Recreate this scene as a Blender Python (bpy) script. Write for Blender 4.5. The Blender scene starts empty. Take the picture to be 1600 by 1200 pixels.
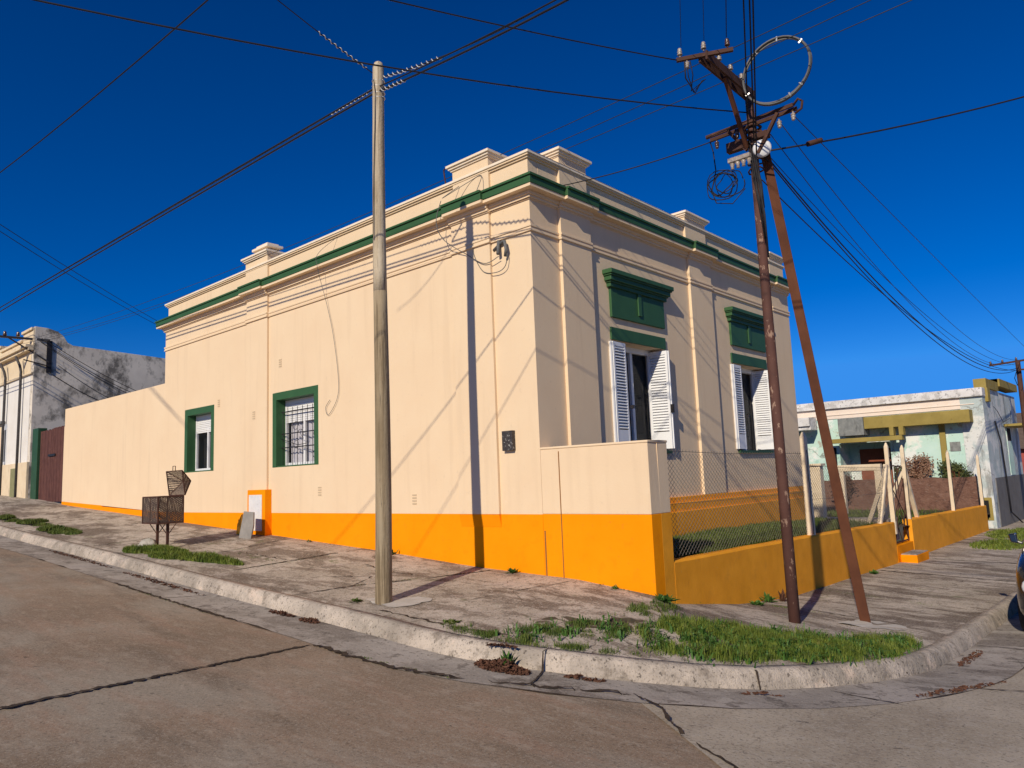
import bpy, bmesh, math, random
from mathutils import Vector, Matrix, noise as mnoise
R = math.radians
SC = bpy.context.scene
COL = SC.collection
random.seed(7)

# ------------------------------------------------------------------ camera
cam_d = bpy.data.cameras.new('camera'); cam = bpy.data.objects.new('camera', cam_d); COL.objects.link(cam)
YAW, PIT, ROL = R(42.0269), R(7.20488), R(-2.2195)
fwd = Vector((-math.sin(YAW)*math.cos(PIT), math.cos(YAW)*math.cos(PIT), math.sin(PIT)))
r0 = Vector((math.cos(YAW), math.sin(YAW), 0)); u0 = r0.cross(fwd)
rr = r0*math.cos(ROL) + u0*math.sin(ROL); uu = -r0*math.sin(ROL) + u0*math.cos(ROL)
M = Matrix((rr, uu, -fwd)).transposed().to_4x4(); M.translation = Vector((7.2278, -8.5931, 1.6))
cam.matrix_world = M
cam_d.sensor_width = 36; cam_d.lens = 36*1157.24/1600
cam_d.clip_start = 0.05; cam_d.clip_end = 2000
SC.camera = cam

# ------------------------------------------------------------------ sky, sun, exposure
SUN = Vector((-0.285, 1.0, -0.60)).normalized()          # direction the light travels
elev = math.asin(-SUN.z)
world = bpy.data.worlds.new('World'); SC.world = world; world.use_nodes = True
wn = world.node_tree; bg = wn.nodes['Background']
sky = wn.nodes.new('ShaderNodeTexSky'); sky.sky_type = 'NISHITA'; sky.sun_disc = False
sky.sun_elevation = elev
sky.sun_rotation = math.atan2(-SUN.x, -SUN.y)
sky.air_density = 0.85; sky.dust_density = 0.15; sky.ozone_density = 5.0; sky.altitude = 400
gam = wn.nodes.new('ShaderNodeGamma'); gam.inputs['Gamma'].default_value = 1.18
hs = wn.nodes.new('ShaderNodeHueSaturation'); hs.inputs['Saturation'].default_value = 1.28
hs.inputs['Value'].default_value = 0.62
vm = wn.nodes.new('ShaderNodeVectorMath'); vm.operation = 'MINIMUM'; vm.inputs[1].default_value = (0.55, 3.7, 11.3)
vt = wn.nodes.new('ShaderNodeVectorMath'); vt.operation = 'MULTIPLY'; vt.inputs[1].default_value = (0.75, 1.02, 1.38)
wn.links.new(sky.outputs[0], gam.inputs['Color']); wn.links.new(gam.outputs[0], hs.inputs['Color'])
wn.links.new(hs.outputs[0], vt.inputs[0]); wn.links.new(vt.outputs[0], vm.inputs[0]); wn.links.new(vm.outputs[0], bg.inputs['Color']); bg.inputs['Strength'].default_value = 0.075
sl = bpy.data.lights.new('sun', 'SUN'); sl.energy = 4.2; sl.angle = R(0.53); sl.color = (1.0, 0.88, 0.69)
so = bpy.data.objects.new('sun', sl); COL.objects.link(so)
so.rotation_euler = SUN.to_track_quat('-Z', 'Y').to_euler()
SC.view_settings.view_transform = 'Standard'; SC.view_settings.look = 'None'
SC.view_settings.gamma = 1; SC.view_settings.exposure = 0.0
SC.render.film_transparent = False

# ------------------------------------------------------------------ helpers: materials
def _n(nt, t, **kw):
    n = nt.nodes.new(t)
    for k, v in kw.items():
        if k in n.inputs: n.inputs[k].default_value = v
        else: setattr(n, k, v)
    return n
def mat(name, c1, c2=None, scale=3.0, rough=0.85, bump=0.0, bscale=60.0, bdist=0.01, spots=None, metal=0.0,
        crackle=None, contrast=(0.35, 0.65), bump2=0.0, b2scale=6.0, alpha=None, spec=0.3, coat=0.0):
    """spots: list of (colour, scale, lo, hi, amount[, stretch]) mixed on top of the base through a noise threshold"""
    m = bpy.data.materials.new(name); m.use_nodes = True
    nt = m.node_tree; L = nt.links; bs = nt.nodes['Principled BSDF']
    bs.inputs['Roughness'].default_value = rough; bs.inputs['Metallic'].default_value = metal
    bs.inputs['Specular IOR Level'].default_value = spec
    if coat: bs.inputs['Coat Weight'].default_value = coat
    tc = _n(nt, 'ShaderNodeTexCoord')
    geo = _n(nt, 'ShaderNodeNewGeometry')
    pos = geo.outputs['Position']
    c2 = c2 or c1
    nz = _n(nt, 'ShaderNodeTexNoise', Scale=scale, Detail=6.0, Roughness=0.6); L.new(pos, nz.inputs['Vector'])
    rp = _n(nt, 'ShaderNodeValToRGB'); rp.color_ramp.elements[0].position = contrast[0]; rp.color_ramp.elements[1].position = contrast[1]
    rp.color_ramp.elements[0].color = (*c1, 1); rp.color_ramp.elements[1].color = (*c2, 1)
    L.new(nz.outputs['Fac'], rp.inputs['Fac'])
    cur = rp.outputs['Color']
    for sp in (spots or []):
        col, ssc, lo, hi, amt = sp[:5]; st = sp[5] if len(sp) > 5 else (1, 1, 1)
        mp = _n(nt, 'ShaderNodeMapping'); mp.inputs['Scale'].default_value = st
        mp.inputs['Location'].default_value = (ssc*1.7, ssc*0.3+lo*10, hi*7)
        L.new(pos, mp.inputs['Vector'])
        n2 = _n(nt, 'ShaderNodeTexNoise', Scale=ssc, Detail=8.0, Roughness=0.65); L.new(mp.outputs[0], n2.inputs['Vector'])
        mr = _n(nt, 'ShaderNodeMapRange'); mr.inputs['From Min'].default_value = lo; mr.inputs['From Max'].default_value = hi
        mr.inputs['To Max'].default_value = amt; L.new(n2.outputs['Fac'], mr.inputs['Value'])
        mx = _n(nt, 'ShaderNodeMix', data_type='RGBA'); mx.inputs['B'].default_value = (*col, 1)
        L.new(mr.outputs[0], mx.inputs['Factor']); L.new(cur, mx.inputs['A']); cur = mx.outputs['Result']
    for (cs, cw, camt, ccol) in (crackle or []):
        dn = _n(nt, 'ShaderNodeTexNoise', Scale=cs*2.2, Detail=5.0); L.new(pos, dn.inputs['Vector'])
        ad = _n(nt, 'ShaderNodeVectorMath', operation='MULTIPLY_ADD'); ad.inputs[1].default_value = (.5/cs,)*3; L.new(dn.outputs['Color'], ad.inputs[0]); L.new(pos, ad.inputs[2])
        vo = _n(nt, 'ShaderNodeTexVoronoi', feature='DISTANCE_TO_EDGE', Scale=cs); L.new(ad.outputs[0], vo.inputs['Vector'])
        gate = _n(nt, 'ShaderNodeTexNoise', Scale=cs*.9, Detail=3.0); L.new(pos, gate.inputs['Vector'])
        g2 = _n(nt, 'ShaderNodeMapRange'); g2.inputs['From Min'].default_value = .45; g2.inputs['From Max'].default_value = .6; L.new(gate.outputs['Fac'], g2.inputs['Value'])
        mr = _n(nt, 'ShaderNodeMapRange'); mr.inputs['From Min'].default_value = 0; mr.inputs['From Max'].default_value = cw*cs; mr.inputs['To Min'].default_value = camt; mr.inputs['To Max'].default_value = 0
        L.new(vo.outputs['Distance'], mr.inputs['Value'])
        mu = _n(nt, 'ShaderNodeMath', operation='MULTIPLY'); L.new(mr.outputs[0], mu.inputs[0]); L.new(g2.outputs[0], mu.inputs[1])
        mx = _n(nt, 'ShaderNodeMix', data_type='RGBA'); mx.inputs['B'].default_value = (*ccol, 1)
        L.new(mu.outputs[0], mx.inputs['Factor']); L.new(cur, mx.inputs['A']); cur = mx.outputs['Result']
    L.new(cur, bs.inputs['Base Color'])
    last = None
    for amt, s, dist in ((bump, bscale, bdist), (bump2, b2scale, bdist*4)):
        if amt:
            nb = _n(nt, 'ShaderNodeTexNoise', Scale=s, Detail=4.0, Roughness=0.6); L.new(pos, nb.inputs['Vector'])
            b = _n(nt, 'ShaderNodeBump', Strength=amt, Distance=dist); L.new(nb.outputs['Fac'], b.inputs['Height'])
            if last: L.new(last, b.inputs['Normal'])
            last = b.outputs[0]
    if last: L.new(last, bs.inputs['Normal'])
    if alpha is not None: bs.inputs['Alpha'].default_value = alpha
    return m

CREAM = (0.755, 0.578, 0.388); CREAM2 = (0.78, 0.61, 0.415)
M_cream = mat('cream_stucco', CREAM, CREAM2, 0.9, 0.9, 0.35, 90, 0.006, bump2=0.10, b2scale=22,
              spots=[((0.66, 0.50, 0.335), 2.5, 0.54, 0.66, 0.35, (1.6, 1.6, 0.12)), ((0.60, 0.47, 0.33), 9, 0.62, 0.68, 0.3), ((0.72, 0.55, 0.36), 2.2, 0.56, 0.78, 0.35), ((0.86, 0.70, 0.50), 5.5, 0.6, 0.75, 0.25)])
M_cream_trim = mat('cream_trim', CREAM, CREAM2, 1.3, 0.85, 0.15, 40, 0.005)
M_coping = mat('pale_coping', (0.80, 0.66, 0.50), (0.84, 0.74, 0.60), 4, 0.85, 0.2, 40, 0.006, spots=[((0.45, 0.38, 0.3), 8, 0.6, 0.8, 0.4)])
M_orange = mat('orange_paint', (0.90, 0.282, 0.001), (0.94, 0.305, 0.002), 1.6, 0.75, 0.25, 60, 0.006, bump2=0.08, b2scale=14,
               spots=[((0.76, 0.21, 0.003), 3.5, 0.55, 0.7, 0.4), ((0.62, 0.2, 0.02), 11, 0.62, 0.68, 0.35)], spec=0.08)
M_orange_dirty = mat('weathered_orange_paint', (0.78, 0.31, 0.010), (0.88, 0.365, 0.018), 2.6, 0.8, 0.4, 70, 0.007, bump2=0.12, b2scale=16,
               spots=[((0.55, 0.22, 0.02), 3.0, 0.55, 0.8, 0.5), ((0.42, 0.3, 0.15), 9, 0.66, 0.8, 0.4)])
M_orange_edge = mat('orange_wall_top', (0.93, 0.50, 0.16), (0.90, 0.42, 0.08), 5, 0.8, 0.3, 40, 0.01)
GREEN = (0.032, 0.095, 0.036)
M_green = mat('green_paint', GREEN, (0.038, 0.11, 0.042), 2.5, 0.55, 0.15, 60, 0.004, spots=[((0.05, 0.11, 0.07), 14, 0.6, 0.75, 0.4)])
M_green_dark = mat('dark_green_paint', (0.022, 0.066, 0.030), (0.028, 0.08, 0.036), 3, 0.55, 0.1, 60, 0.003)
M_white = mat('white_shutter_paint', (0.78, 0.79, 0.80), (0.74, 0.75, 0.77), 6, 0.5, 0.05, 40, 0.002)
M_roll = mat('white_roller_slats', (0.80, 0.80, 0.79), (0.76, 0.76, 0.76), 6, 0.45)
M_alu = mat('white_aluminium', (0.78, 0.78, 0.78), (0.7, 0.7, 0.72), 9, 0.35)
M_dark = mat('dark_interior', (0.012, 0.012, 0.015), (0.018, 0.016, 0.018), 3, 0.9)  # near-black: shade of the unlit rooms put into the colour
M_curtain = mat('pale_curtain', (0.62, 0.6, 0.66), (0.74, 0.72, 0.76), 12, 0.9)
M_iron = mat('black_wrought_iron', (0.02, 0.02, 0.025), (0.035, 0.03, 0.03), 20, 0.5, metal=0.3)
M_glass = bpy.data.materials.new('window_glass'); M_glass.use_nodes = True
_b = M_glass.node_tree.nodes['Principled BSDF']; _b.inputs['Base Color'].default_value = (0.05, 0.055, 0.065, 1)
_b.inputs['Roughness'].default_value = 0.05; _b.inputs['Transmission Weight'].default_value = 0.0; _b.inputs['Alpha'].default_value = 0.22
M_road = mat('road_concrete', (0.215, 0.155, 0.105), (0.295, 0.215, 0.15), 0.45, 0.88, 0.5, 80, 0.005, bump2=0.2, b2scale=16, contrast=(0.38, 0.60),
             spots=[((0.31, 0.27, 0.215), .33, 0.46, 0.58, 0.75, (1.0, 1.5, 1)), ((0.32, 0.205, 0.14), 1.6, 0.50, 0.64, 0.55, (.35, 1.5, 1)), ((0.135, 0.105, 0.075), 1.1, 0.52, 0.66, 0.6, (0.35, 1.5, 1)),
                    ((0.42, 0.355, 0.28), 7, 0.52, 0.64, 0.35, (.6, 1.4, 1)), ((0.42, 0.36, 0.29), 32, 0.52, 0.62, 0.35), ((0.08, 0.06, 0.045), 38, 0.545, 0.62, 0.45), ((0.5, 0.44, 0.36), 90, 0.57, 0.62, 0.55), ((0.05, 0.04, 0.03), 9, .65, .69, .6)],
             crackle=[(.35, .004, .5, (.07, .055, .04))])
M_road2 = mat('pale_road_slab', (0.35, 0.295, 0.225), (0.46, 0.395, 0.31), 0.6, 0.88, 0.6, 70, 0.006, bump2=0.2, b2scale=16, contrast=(0.38, 0.60),
             spots=[((0.25, 0.20, 0.15), .8, 0.50, 0.62, 0.5, (1.5, .5, 1)), ((0.42, 0.37, 0.31), 6, 0.52, 0.62, 0.45), ((0.48, 0.43, 0.36), 30, 0.53, 0.61, 0.5), ((0.10, 0.08, 0.065), 36, 0.55, 0.61, 0.55), ((0.05, 0.04, 0.03), 9, .64, .68, .6)],
             crackle=[(.3, .005, .6, (.08, .065, .05))])
M_walk = mat('sidewalk_concrete', (0.375, 0.32, 0.26), (0.51, 0.44, 0.37), 0.9, 0.92, 0.6, 60, 0.01, bump2=0.3, b2scale=12, contrast=(.4, .6),
             spots=[((0.12, 0.085, 0.060), 0.55, 0.525, 0.57, 0.80, (0.6, 1.3, 1)), ((0.15, 0.11, 0.08), 2.0, 0.53, 0.58, 0.7, (0.5, 1.4, 1)), ((0.50, 0.43, 0.38), 1.7, 0.58, 0.64, 0.6),
                    ((0.20, 0.165, 0.13), 6, 0.54, 0.60, 0.6), ((0.05, 0.04, 0.03), 17, 0.60, 0.64, 0.75), ((0.60, 0.53, 0.47), 34, 0.55, 0.62, 0.55), ((0.09, 0.07, 0.055), 42, 0.56, 0.61, 0.65), ((0.13, 0.15, 0.06), 1.9, 0.62, 0.68, 0.6)],
             crackle=[(.55, .012, .9, (.06, .045, .03)), (2.2, .006, .6, (.09, .07, .05))])
M_kerb = mat('kerb_concrete', (0.36, 0.31, 0.26), (0.53, 0.455, 0.38), 2.2, 0.9, 0.7, 50, 0.014, bump2=0.4, b2scale=12, contrast=(.4, .6),
             spots=[((0.20, 0.165, 0.13), 5, 0.55, 0.62, 0.65), ((0.27, 0.235, 0.195), 1.1, 0.50, 0.60, 0.6), ((0.70, 0.55, 0.44), 3.0, 0.56, 0.64, 0.5), ((0.06, 0.05, 0.04), 20, 0.59, 0.64, 0.75), ((0.12, 0.1, 0.08), 45, .57, .62, .6)])
M_gutter = mat('gutter_concrete', (0.30, 0.265, 0.23), (0.40, 0.355, 0.315), 1.3, 0.85, 0.6, 60, 0.008, bump2=0.3, b2scale=12, contrast=(.4, .6),
             spots=[((0.17, 0.14, 0.115), 1.2, 0.50, 0.58, 0.7, (.5, 1, 1)), ((0.10, 0.08, 0.065), 4, 0.55, 0.61, 0.65), ((0.46, 0.42, 0.37), 2.6, .57, .64, .5), ((0.06, 0.05, 0.04), 19, 0.59, 0.64, 0.7), ((0.5, 0.45, 0.4), 40, .56, .62, .5)],
             crackle=[(1.0, .008, .7, (.06, .05, .04))])
M_crack = mat('dirt_in_joint', (0.03, 0.02, 0.014), (0.075, 0.052, 0.036), 12, 0.95, 0.8, 60, 0.02)
M_soil = mat('garden_soil', (0.11, 0.078, 0.055), (0.07, 0.06, 0.035), 6, 0.95, 0.8, 20, 0.03)
M_ground = mat('far_ground', (0.12, 0.10, 0.075), (0.08, 0.09, 0.045), 0.1, 0.95)
M_patch = mat('pale_cement_patch', (0.42, 0.39, 0.35), (0.5, 0.46, 0.42), 5, 0.9, 0.4, 60, 0.006)
M_blade = mat('grass_blades', (0.07, 0.12, 0.012), (0.19, 0.23, 0.035), 7, 0.6, spots=[((0.24, 0.21, 0.07), 9, 0.58, 0.66, 0.7), ((0.03, 0.055, 0.01), 4, .52, .62, .6)])
M_blade2 = mat('dark_grass_blades', (0.048, 0.085, 0.012), (0.115, 0.15, 0.025), 7, 0.6, spots=[((0.19, 0.17, 0.06), 6, 0.56, 0.66, 0.65)])
M_leafw = mat('weed_leaves', (0.035, 0.10, 0.015), (0.08, 0.16, 0.03), 15, 0.6)
M_litter = mat('dry_leaves', (0.065, 0.028, 0.018), (0.12, 0.055, 0.032), 30, 0.9, spots=[((0.2, 0.12, 0.07), 40, 0.6, 0.7, 0.6)])
M_rust = mat('rusty_steel', (0.055, 0.025, 0.018), (0.085, 0.038, 0.025), 3, 0.8, 0.4, 60, 0.004, contrast=(0.3, 0.7),
             spots=[((0.16, 0.075, 0.045), 9, 0.58, 0.7, 0.6), ((0.03, 0.018, 0.015), 5, 0.55, 0.7, 0.6)])
M_rust_flaked = mat('flaking_rusty_tube', (0.085, 0.038, 0.030), (0.11, 0.05, 0.038), 3, 0.8, 0.5, 40, 0.006,
             spots=[((0.38, 0.25, 0.18), 12, 0.60, 0.63, 0.75, (1, 1, 0.6)), ((0.035, 0.018, 0.016), 5, 0.55, 0.7, 0.6)])
M_rust_brown = mat('brown_rusty_channel', (0.095, 0.034, 0.017), (0.14, 0.052, 0.025), 2.5, 0.8, 0.4, 50, 0.004,
             spots=[((0.07, 0.025, 0.014), 4, 0.5, 0.7, 0.6, (1, 1, 0.3))])
M_pole = mat('weathered_pole_wood', (0.36, 0.29, 0.20), (0.55, 0.46, 0.33), 1.0, 0.9, 0.6, 30, 0.01,
             spots=[((0.60, 0.52, 0.40), 1, 0.45, 0.6, 0.7, (16, 16, 0.8)), ((0.20, 0.15, 0.09), 1, 0.52, 0.60, 0.75, (24, 24, 0.7)), ((0.30, 0.23, 0.14), 1, 0.48, 0.62, 0.5, (3, 3, 0.9)), ((0.05, 0.035, 0.025), 1, 0.60, 0.64, 0.85, (50, 50, 1.6))])
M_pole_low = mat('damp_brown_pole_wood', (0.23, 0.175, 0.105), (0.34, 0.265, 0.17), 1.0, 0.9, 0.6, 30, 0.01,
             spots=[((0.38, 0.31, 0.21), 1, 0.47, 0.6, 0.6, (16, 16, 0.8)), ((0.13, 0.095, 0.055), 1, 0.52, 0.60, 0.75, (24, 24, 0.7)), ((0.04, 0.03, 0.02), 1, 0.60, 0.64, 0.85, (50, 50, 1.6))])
M_cable = mat('black_cable', (0.012, 0.012, 0.016), (0.02, 0.02, 0.025), 5, 0.6)
M_cable_grey = mat('grey_cable', (0.10, 0.105, 0.11), (0.16, 0.16, 0.16), 8, 0.6)
M_bare = mat('bare_wire', (0.035, 0.04, 0.045), (0.06, 0.06, 0.06), 5, 0.5, metal=0.5)
M_grip = mat('pale_wire_grip', (0.45, 0.45, 0.46), (0.6, 0.6, 0.6), 8, 0.4, metal=0.4)
M_porc = mat('brown_porcelain', (0.06, 0.03, 0.02), (0.1, 0.05, 0.03), 8, 0.2, spec=0.6)
M_porcw = mat('white_porcelain', (0.42, 0.37, 0.32), (0.22, 0.18, 0.15), 22, 0.25, spec=0.6)
M_plastic_w = mat('white_plastic', (0.75, 0.76, 0.78), (0.7, 0.7, 0.72), 8, 0.4)
M_mesh = mat('rusted_mesh_sheet', (0.075, 0.05, 0.038), (0.11, 0.075, 0.055), 12, 0.8)
M_wiremesh = mat('galvanised_fence_wire', (0.16, 0.14, 0.12), (0.22, 0.19, 0.16), 12, 0.6, metal=0.3)
M_post = mat('cream_concrete_post', (0.66, 0.54, 0.38), (0.74, 0.62, 0.46), 4, 0.85, 0.4, 50, 0.008, spots=[((0.4, 0.3, 0.2), 12, 0.62, 0.74, 0.5)])
M_stone = mat('pale_stone', (0.38, 0.36, 0.31), (0.5, 0.47, 0.41), 9, 0.9, 0.7, 20, 0.03, spots=[((0.15, 0.14, 0.11), 9, 0.58, 0.7, 0.5)])
M_mouldy = mat('mouldy_grey_render', (0.60, 0.54, 0.46), (0.76, 0.69, 0.59), 0.7, 0.95, 0.4, 30, 0.01,
               spots=[((0.035, 0.033, 0.03), 0.9, 0.50, 0.60, 0.8, (1, 1, 0.8)), ((0.06, 0.055, 0.05), 3.2, 0.57, 0.68, 0.7, (1, 1, 0.5)), ((0.5, 0.49, 0.47), 1.4, 0.6, 0.75, 0.4)])
M_nwhite = mat('whitewashed_wall', (0.74, 0.72, 0.68), (0.68, 0.65, 0.60), 1.5, 0.9, 0.2, 30, 0.006, spots=[((0.45, 0.42, 0.38), 4, 0.62, 0.75, 0.3, (1, 1, 0.3))])
M_ncream = mat('old_cream_render', (0.72, 0.60, 0.42), (0.66, 0.53, 0.36), 2, 0.9, 0.3, 30, 0.008, spots=[((0.2, 0.16, 0.11), 3, 0.56, 0.7, 0.6, (1, 1, 0.4))])
M_gate = mat('red_brown_planks', (0.085, 0.032, 0.025), (0.125, 0.05, 0.038), 5, 0.75, 0.3, 30, 0.004, spots=[((0.05, 0.02, 0.018), 6, 0.5, 0.7, 0.6, (4, 4, 0.2))])
M_grey_slab = mat('grey_fibre_slab', (0.23, 0.215, 0.20), (0.29, 0.27, 0.25), 5, 0.85)
M_aqua = mat('peeling_aqua_wall', (0.46, 0.66, 0.58), (0.54, 0.72, 0.66), 1.2, 0.9, 0.4, 30, 0.01,
             spots=[((0.78, 0.79, 0.77), 0.8, 0.52, 0.57, 0.85), ((0.30, 0.52, 0.45), 1.6, 0.55, 0.61, 0.6), ((0.25, 0.24, 0.22), 5, 0.60, 0.65, 0.6), ((0.35, 0.26, 0.2), 2.5, .62, .66, .6)],
             crackle=[(.5, .02, .8, (.15, .14, .12))])
M_aqua_front = mat('stained_pale_front_wall', (0.42, 0.50, 0.50), (0.52, 0.57, 0.57), 1.2, 0.9, 0.4, 30, 0.01,
             spots=[((0.72, 0.72, 0.70), 1.2, 0.48, 0.55, 0.8), ((0.13, 0.13, 0.13), 1.6, 0.54, 0.62, 0.65, (1, 1, 0.25)), ((0.3, 0.3, 0.28), 7, 0.58, 0.63, 0.6)],
             crackle=[(.5, .02, .8, (.08, .08, .08))])
M_olive = mat('olive_paint', (0.27, 0.205, 0.055), (0.34, 0.26, 0.075), 2.5, 0.85, 0.2, 30, 0.006, spots=[((0.10, 0.08, 0.03), 6, 0.6, 0.72, 0.6)])
M_pink = mat('pale_pink_band', (0.76, 0.64, 0.54), (0.78, 0.68, 0.60), 3, 0.9, spots=[((0.45, 0.38, 0.32), 9, 0.62, 0.72, 0.5)])
M_whiteband = mat('peeling_white_parapet', (0.74, 0.73, 0.73), (0.62, 0.61, 0.60), 3, 0.9, 0.3, 30, 0.01, spots=[((0.22, 0.21, 0.21), 9, 0.56, 0.61, 0.8), ((0.4, .39, .38), 3, .52, .58, .6)])
M_dado = mat('grey_dado', (0.13, 0.125, 0.125), (0.17, 0.165, 0.16), 2, 0.9)
M_greyp = mat('grey_stained_panel', (0.17, 0.18, 0.18), (0.26, 0.27, 0.26), 5, 0.9, spots=[((0.05, 0.05, 0.05), 8, 0.55, 0.7, 0.6, (1, 1, 0.3))])
M_doorred = mat('red_brown_door', (0.20, 0.055, 0.025), (0.27, 0.08, 0.04), 3, 0.7)
M_rubble = mat('old_brick_rubble', (0.14, 0.07, 0.05), (0.20, 0.11, 0.08), 4, 0.95, 0.8, 14, 0.05,
               spots=[((0.05, 0.03, 0.025), 5, 0.54, 0.66, 0.7, (1, 1, 3)), ((0.30, 0.22, 0.18), 7, 0.58, 0.7, 0.6, (1, 1, 2.5))])
M_bush_dry = mat('dry_bush', (0.30, 0.18, 0.12), (0.22, 0.12, 0.08), 9, 0.8)
M_bush = mat('green_bush', (0.045, 0.065, 0.02), (0.09, 0.10, 0.03), 9, 0.7)
M_tile = mat('brown_roof_tiles', (0.10, 0.07, 0.055), (0.14, 0.10, 0.08), 9, 0.9)
M_redw = mat('red_painted_wall', (0.30, 0.06, 0.05), (0.35, 0.08, 0.06), 4, 0.8)
M_carp = mat('black_car_paint', (0.012, 0.014, 0.018), (0.014, 0.016, 0.02), 5, 0.25, coat=1.0, spec=0.6)
M_tyre = mat('tyre_rubber', (0.02, 0.02, 0.02), (0.03, 0.03, 0.03), 12, 0.9)
M_rim = mat('alloy_rim', (0.45, 0.45, 0.46), (0.5, 0.5, 0.5), 5, 0.3, metal=0.9)
M_lamp = mat('headlamp_lens', (0.6, 0.62, 0.65), (0.65, 0.65, 0.66), 5, 0.1, spec=0.8)
M_paper = mat('white_cabinet_door', (0.66, 0.66, 0.68), (0.74, 0.74, 0.75), 8, 0.6, spots=[((0.40, 0.41, 0.43), 14, 0.60, 0.66, 0.6)])

# ------------------------------------------------------------------ helpers: meshes
class MB:
    def __init__(s): s.v = []; s.f = []; s.sm = []
    def face(s, pts, smooth=False):
        b = len(s.v); s.v += [Vector(p) for p in pts]; s.f.append(list(range(b, b+len(pts)))); s.sm.append(smooth); return s
    def mesh(s, vs, fs, smooth=False):
        b = len(s.v); s.v += [Vector(p) for p in vs]; s.f += [[b+i for i in f] for f in fs]; s.sm += [smooth]*len(fs); return s
    def box(s, x0, x1, y0, y1, z0, z1):
        v = [(x, y, z) for z in (z0, z1) for y in (y0, y1) for x in (x0, x1)]
        return s.mesh(v, [(0, 2, 3, 1), (4, 5, 7, 6), (0, 1, 5, 4), (2, 6, 7, 3), (0, 4, 6, 2), (1, 3, 7, 5)])
    def hexa(s, b4, t4):
        return s.mesh(list(b4)+list(t4), [(3, 2, 1, 0), (4, 5, 6, 7), (0, 1, 5, 4), (1, 2, 6, 5), (2, 3, 7, 6), (3, 0, 4, 7)])
    def prism(s, poly, vec):
        """poly: 3D points; vec: extrusion"""
        n = len(poly); vec = Vector(vec); a = [Vector(p) for p in poly]; b = [p+vec for p in a]
        return s.mesh(a+b, [tuple(reversed(range(n))), tuple(range(n, 2*n))]+[(i, (i+1) % n, n+(i+1) % n, n+i) for i in range(n)])
    def tube(s, pts, r, n=6, cap=True, smooth=True):
        pts = [Vector(p) for p in pts]; m = len(pts)
        rs = r if isinstance(r, (list, tuple)) else [r]*m
        vs = []; up = None
        for i, p in enumerate(pts):
            t = (pts[min(i+1, m-1)]-pts[max(i-1, 0)])
            if t.length < 1e-9: t = Vector((0, 0, 1))
            t.normalize()
            if up is None:
                up = Vector((0, 0, 1)) if abs(t.z) < 0.9 else Vector((1, 0, 0))
            a = t.cross(up)
            if a.length < 1e-6: a = t.orthogonal()
            a.normalize(); b = a.cross(t).normalized(); up = b
            for k in range(n):
                w = 2*math.pi*k/n; vs.append(p+a*math.cos(w)*rs[i]+b*math.sin(w)*rs[i])
        fs = [(i*n+k, i*n+(k+1) % n, (i+1)*n+(k+1) % n, (i+1)*n+k) for i in range(m-1) for k in range(n)]
        s.mesh(vs, fs, smooth)
        if cap:
            s.mesh(vs[:n], [tuple(reversed(range(n)))]); s.mesh(vs[-n:], [tuple(range(n))])
        return s
    def lathe(s, c, prof, n=12, axis=(0, 0, 1)):
        """prof: (r, h) along axis from c"""
        ax = Vector(axis).normalized(); a = ax.orthogonal().normalized(); b = ax.cross(a); c = Vector(c); vs = []
        for r, h in prof:
            for k in range(n):
                w = 2*math.pi*k/n; vs.append(c+ax*h+a*math.cos(w)*r+b*math.sin(w)*r)
        m = len(prof)
        return s.mesh(vs, [(i*n+k, i*n+(k+1) % n, (i+1)*n+(k+1) % n, (i+1)*n+k) for i in range(m-1) for k in range(n)], True)
    def bar(s, a, b, w, h=None):
        a = Vector(a); b = Vector(b); h = h or w; t = (b-a).normalized()
        u = Vector((0, 0, 1)) if abs(t.z) < 0.9 else Vector((1, 0, 0))
        p = t.cross(u).normalized()*w/2; q = p.cross(t).normalized()*h/2
        return s.hexa([a-p-q, a+p-q, a+p+q, a-p+q], [b-p-q, b+p-q, b+p+q, b-p+q])
    def build(s, name, m, parent=None, bevel=0.0, origin=None):
        me = bpy.data.meshes.new(name)
        o0 = Vector(parent['_o']) if parent is not None and '_o' in parent else (Vector(origin) if origin else Vector((0, 0, 0)))
        me.from_pydata([v-o0 for v in s.v], [], s.f)
        me.polygons.foreach_set('use_smooth', s.sm)
        bm = bmesh.new(); bm.from_mesh(me); bmesh.ops.remove_doubles(bm, verts=bm.verts, dist=0.0002)
        bmesh.ops.recalc_face_normals(bm, faces=bm.faces); bm.to_mesh(me); bm.free()
        me.materials.append(m); me.update()
        ob = bpy.data.objects.new(name, me); COL.objects.link(ob)
        if parent is not None: ob.parent = parent; ob['_o'] = list(o0)
        else: ob.location = o0; ob['_o'] = list(o0)
        if bevel:
            bv = ob.modifiers.new('bevel', 'BEVEL'); bv.width = bevel; bv.segments = 2; bv.limit_method = 'ANGLE'; bv.angle_limit = R(40)
        return ob
def thing(name, label, cat, loc, group=None):
    o = bpy.data.objects.new(name, None); COL.objects.link(o); o.location = loc; o['_o'] = list(loc)
    o.empty_display_size = 0.2
    o['label'] = label; o['category'] = cat
    if group: o['group'] = group
    return o
def tag(o, label, cat, group=None, kind=None):
    if label: o['label'] = label
    if cat: o['category'] = cat
    if group: o['group'] = group
    if kind: o['kind'] = kind
    return o
def struct(o): o['kind'] = 'structure'; return o
def lerp(a, b, t): return a+(b-a)*t
def interp(tab, x):
    if x <= tab[0][0]: return tab[0][1]
    for (x0, y0), (x1, y1) in zip(tab, tab[1:]):
        if x <= x1: return lerp(y0, y1, (x-x0)/(x1-x0))
    return tab[-1][1]
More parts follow.
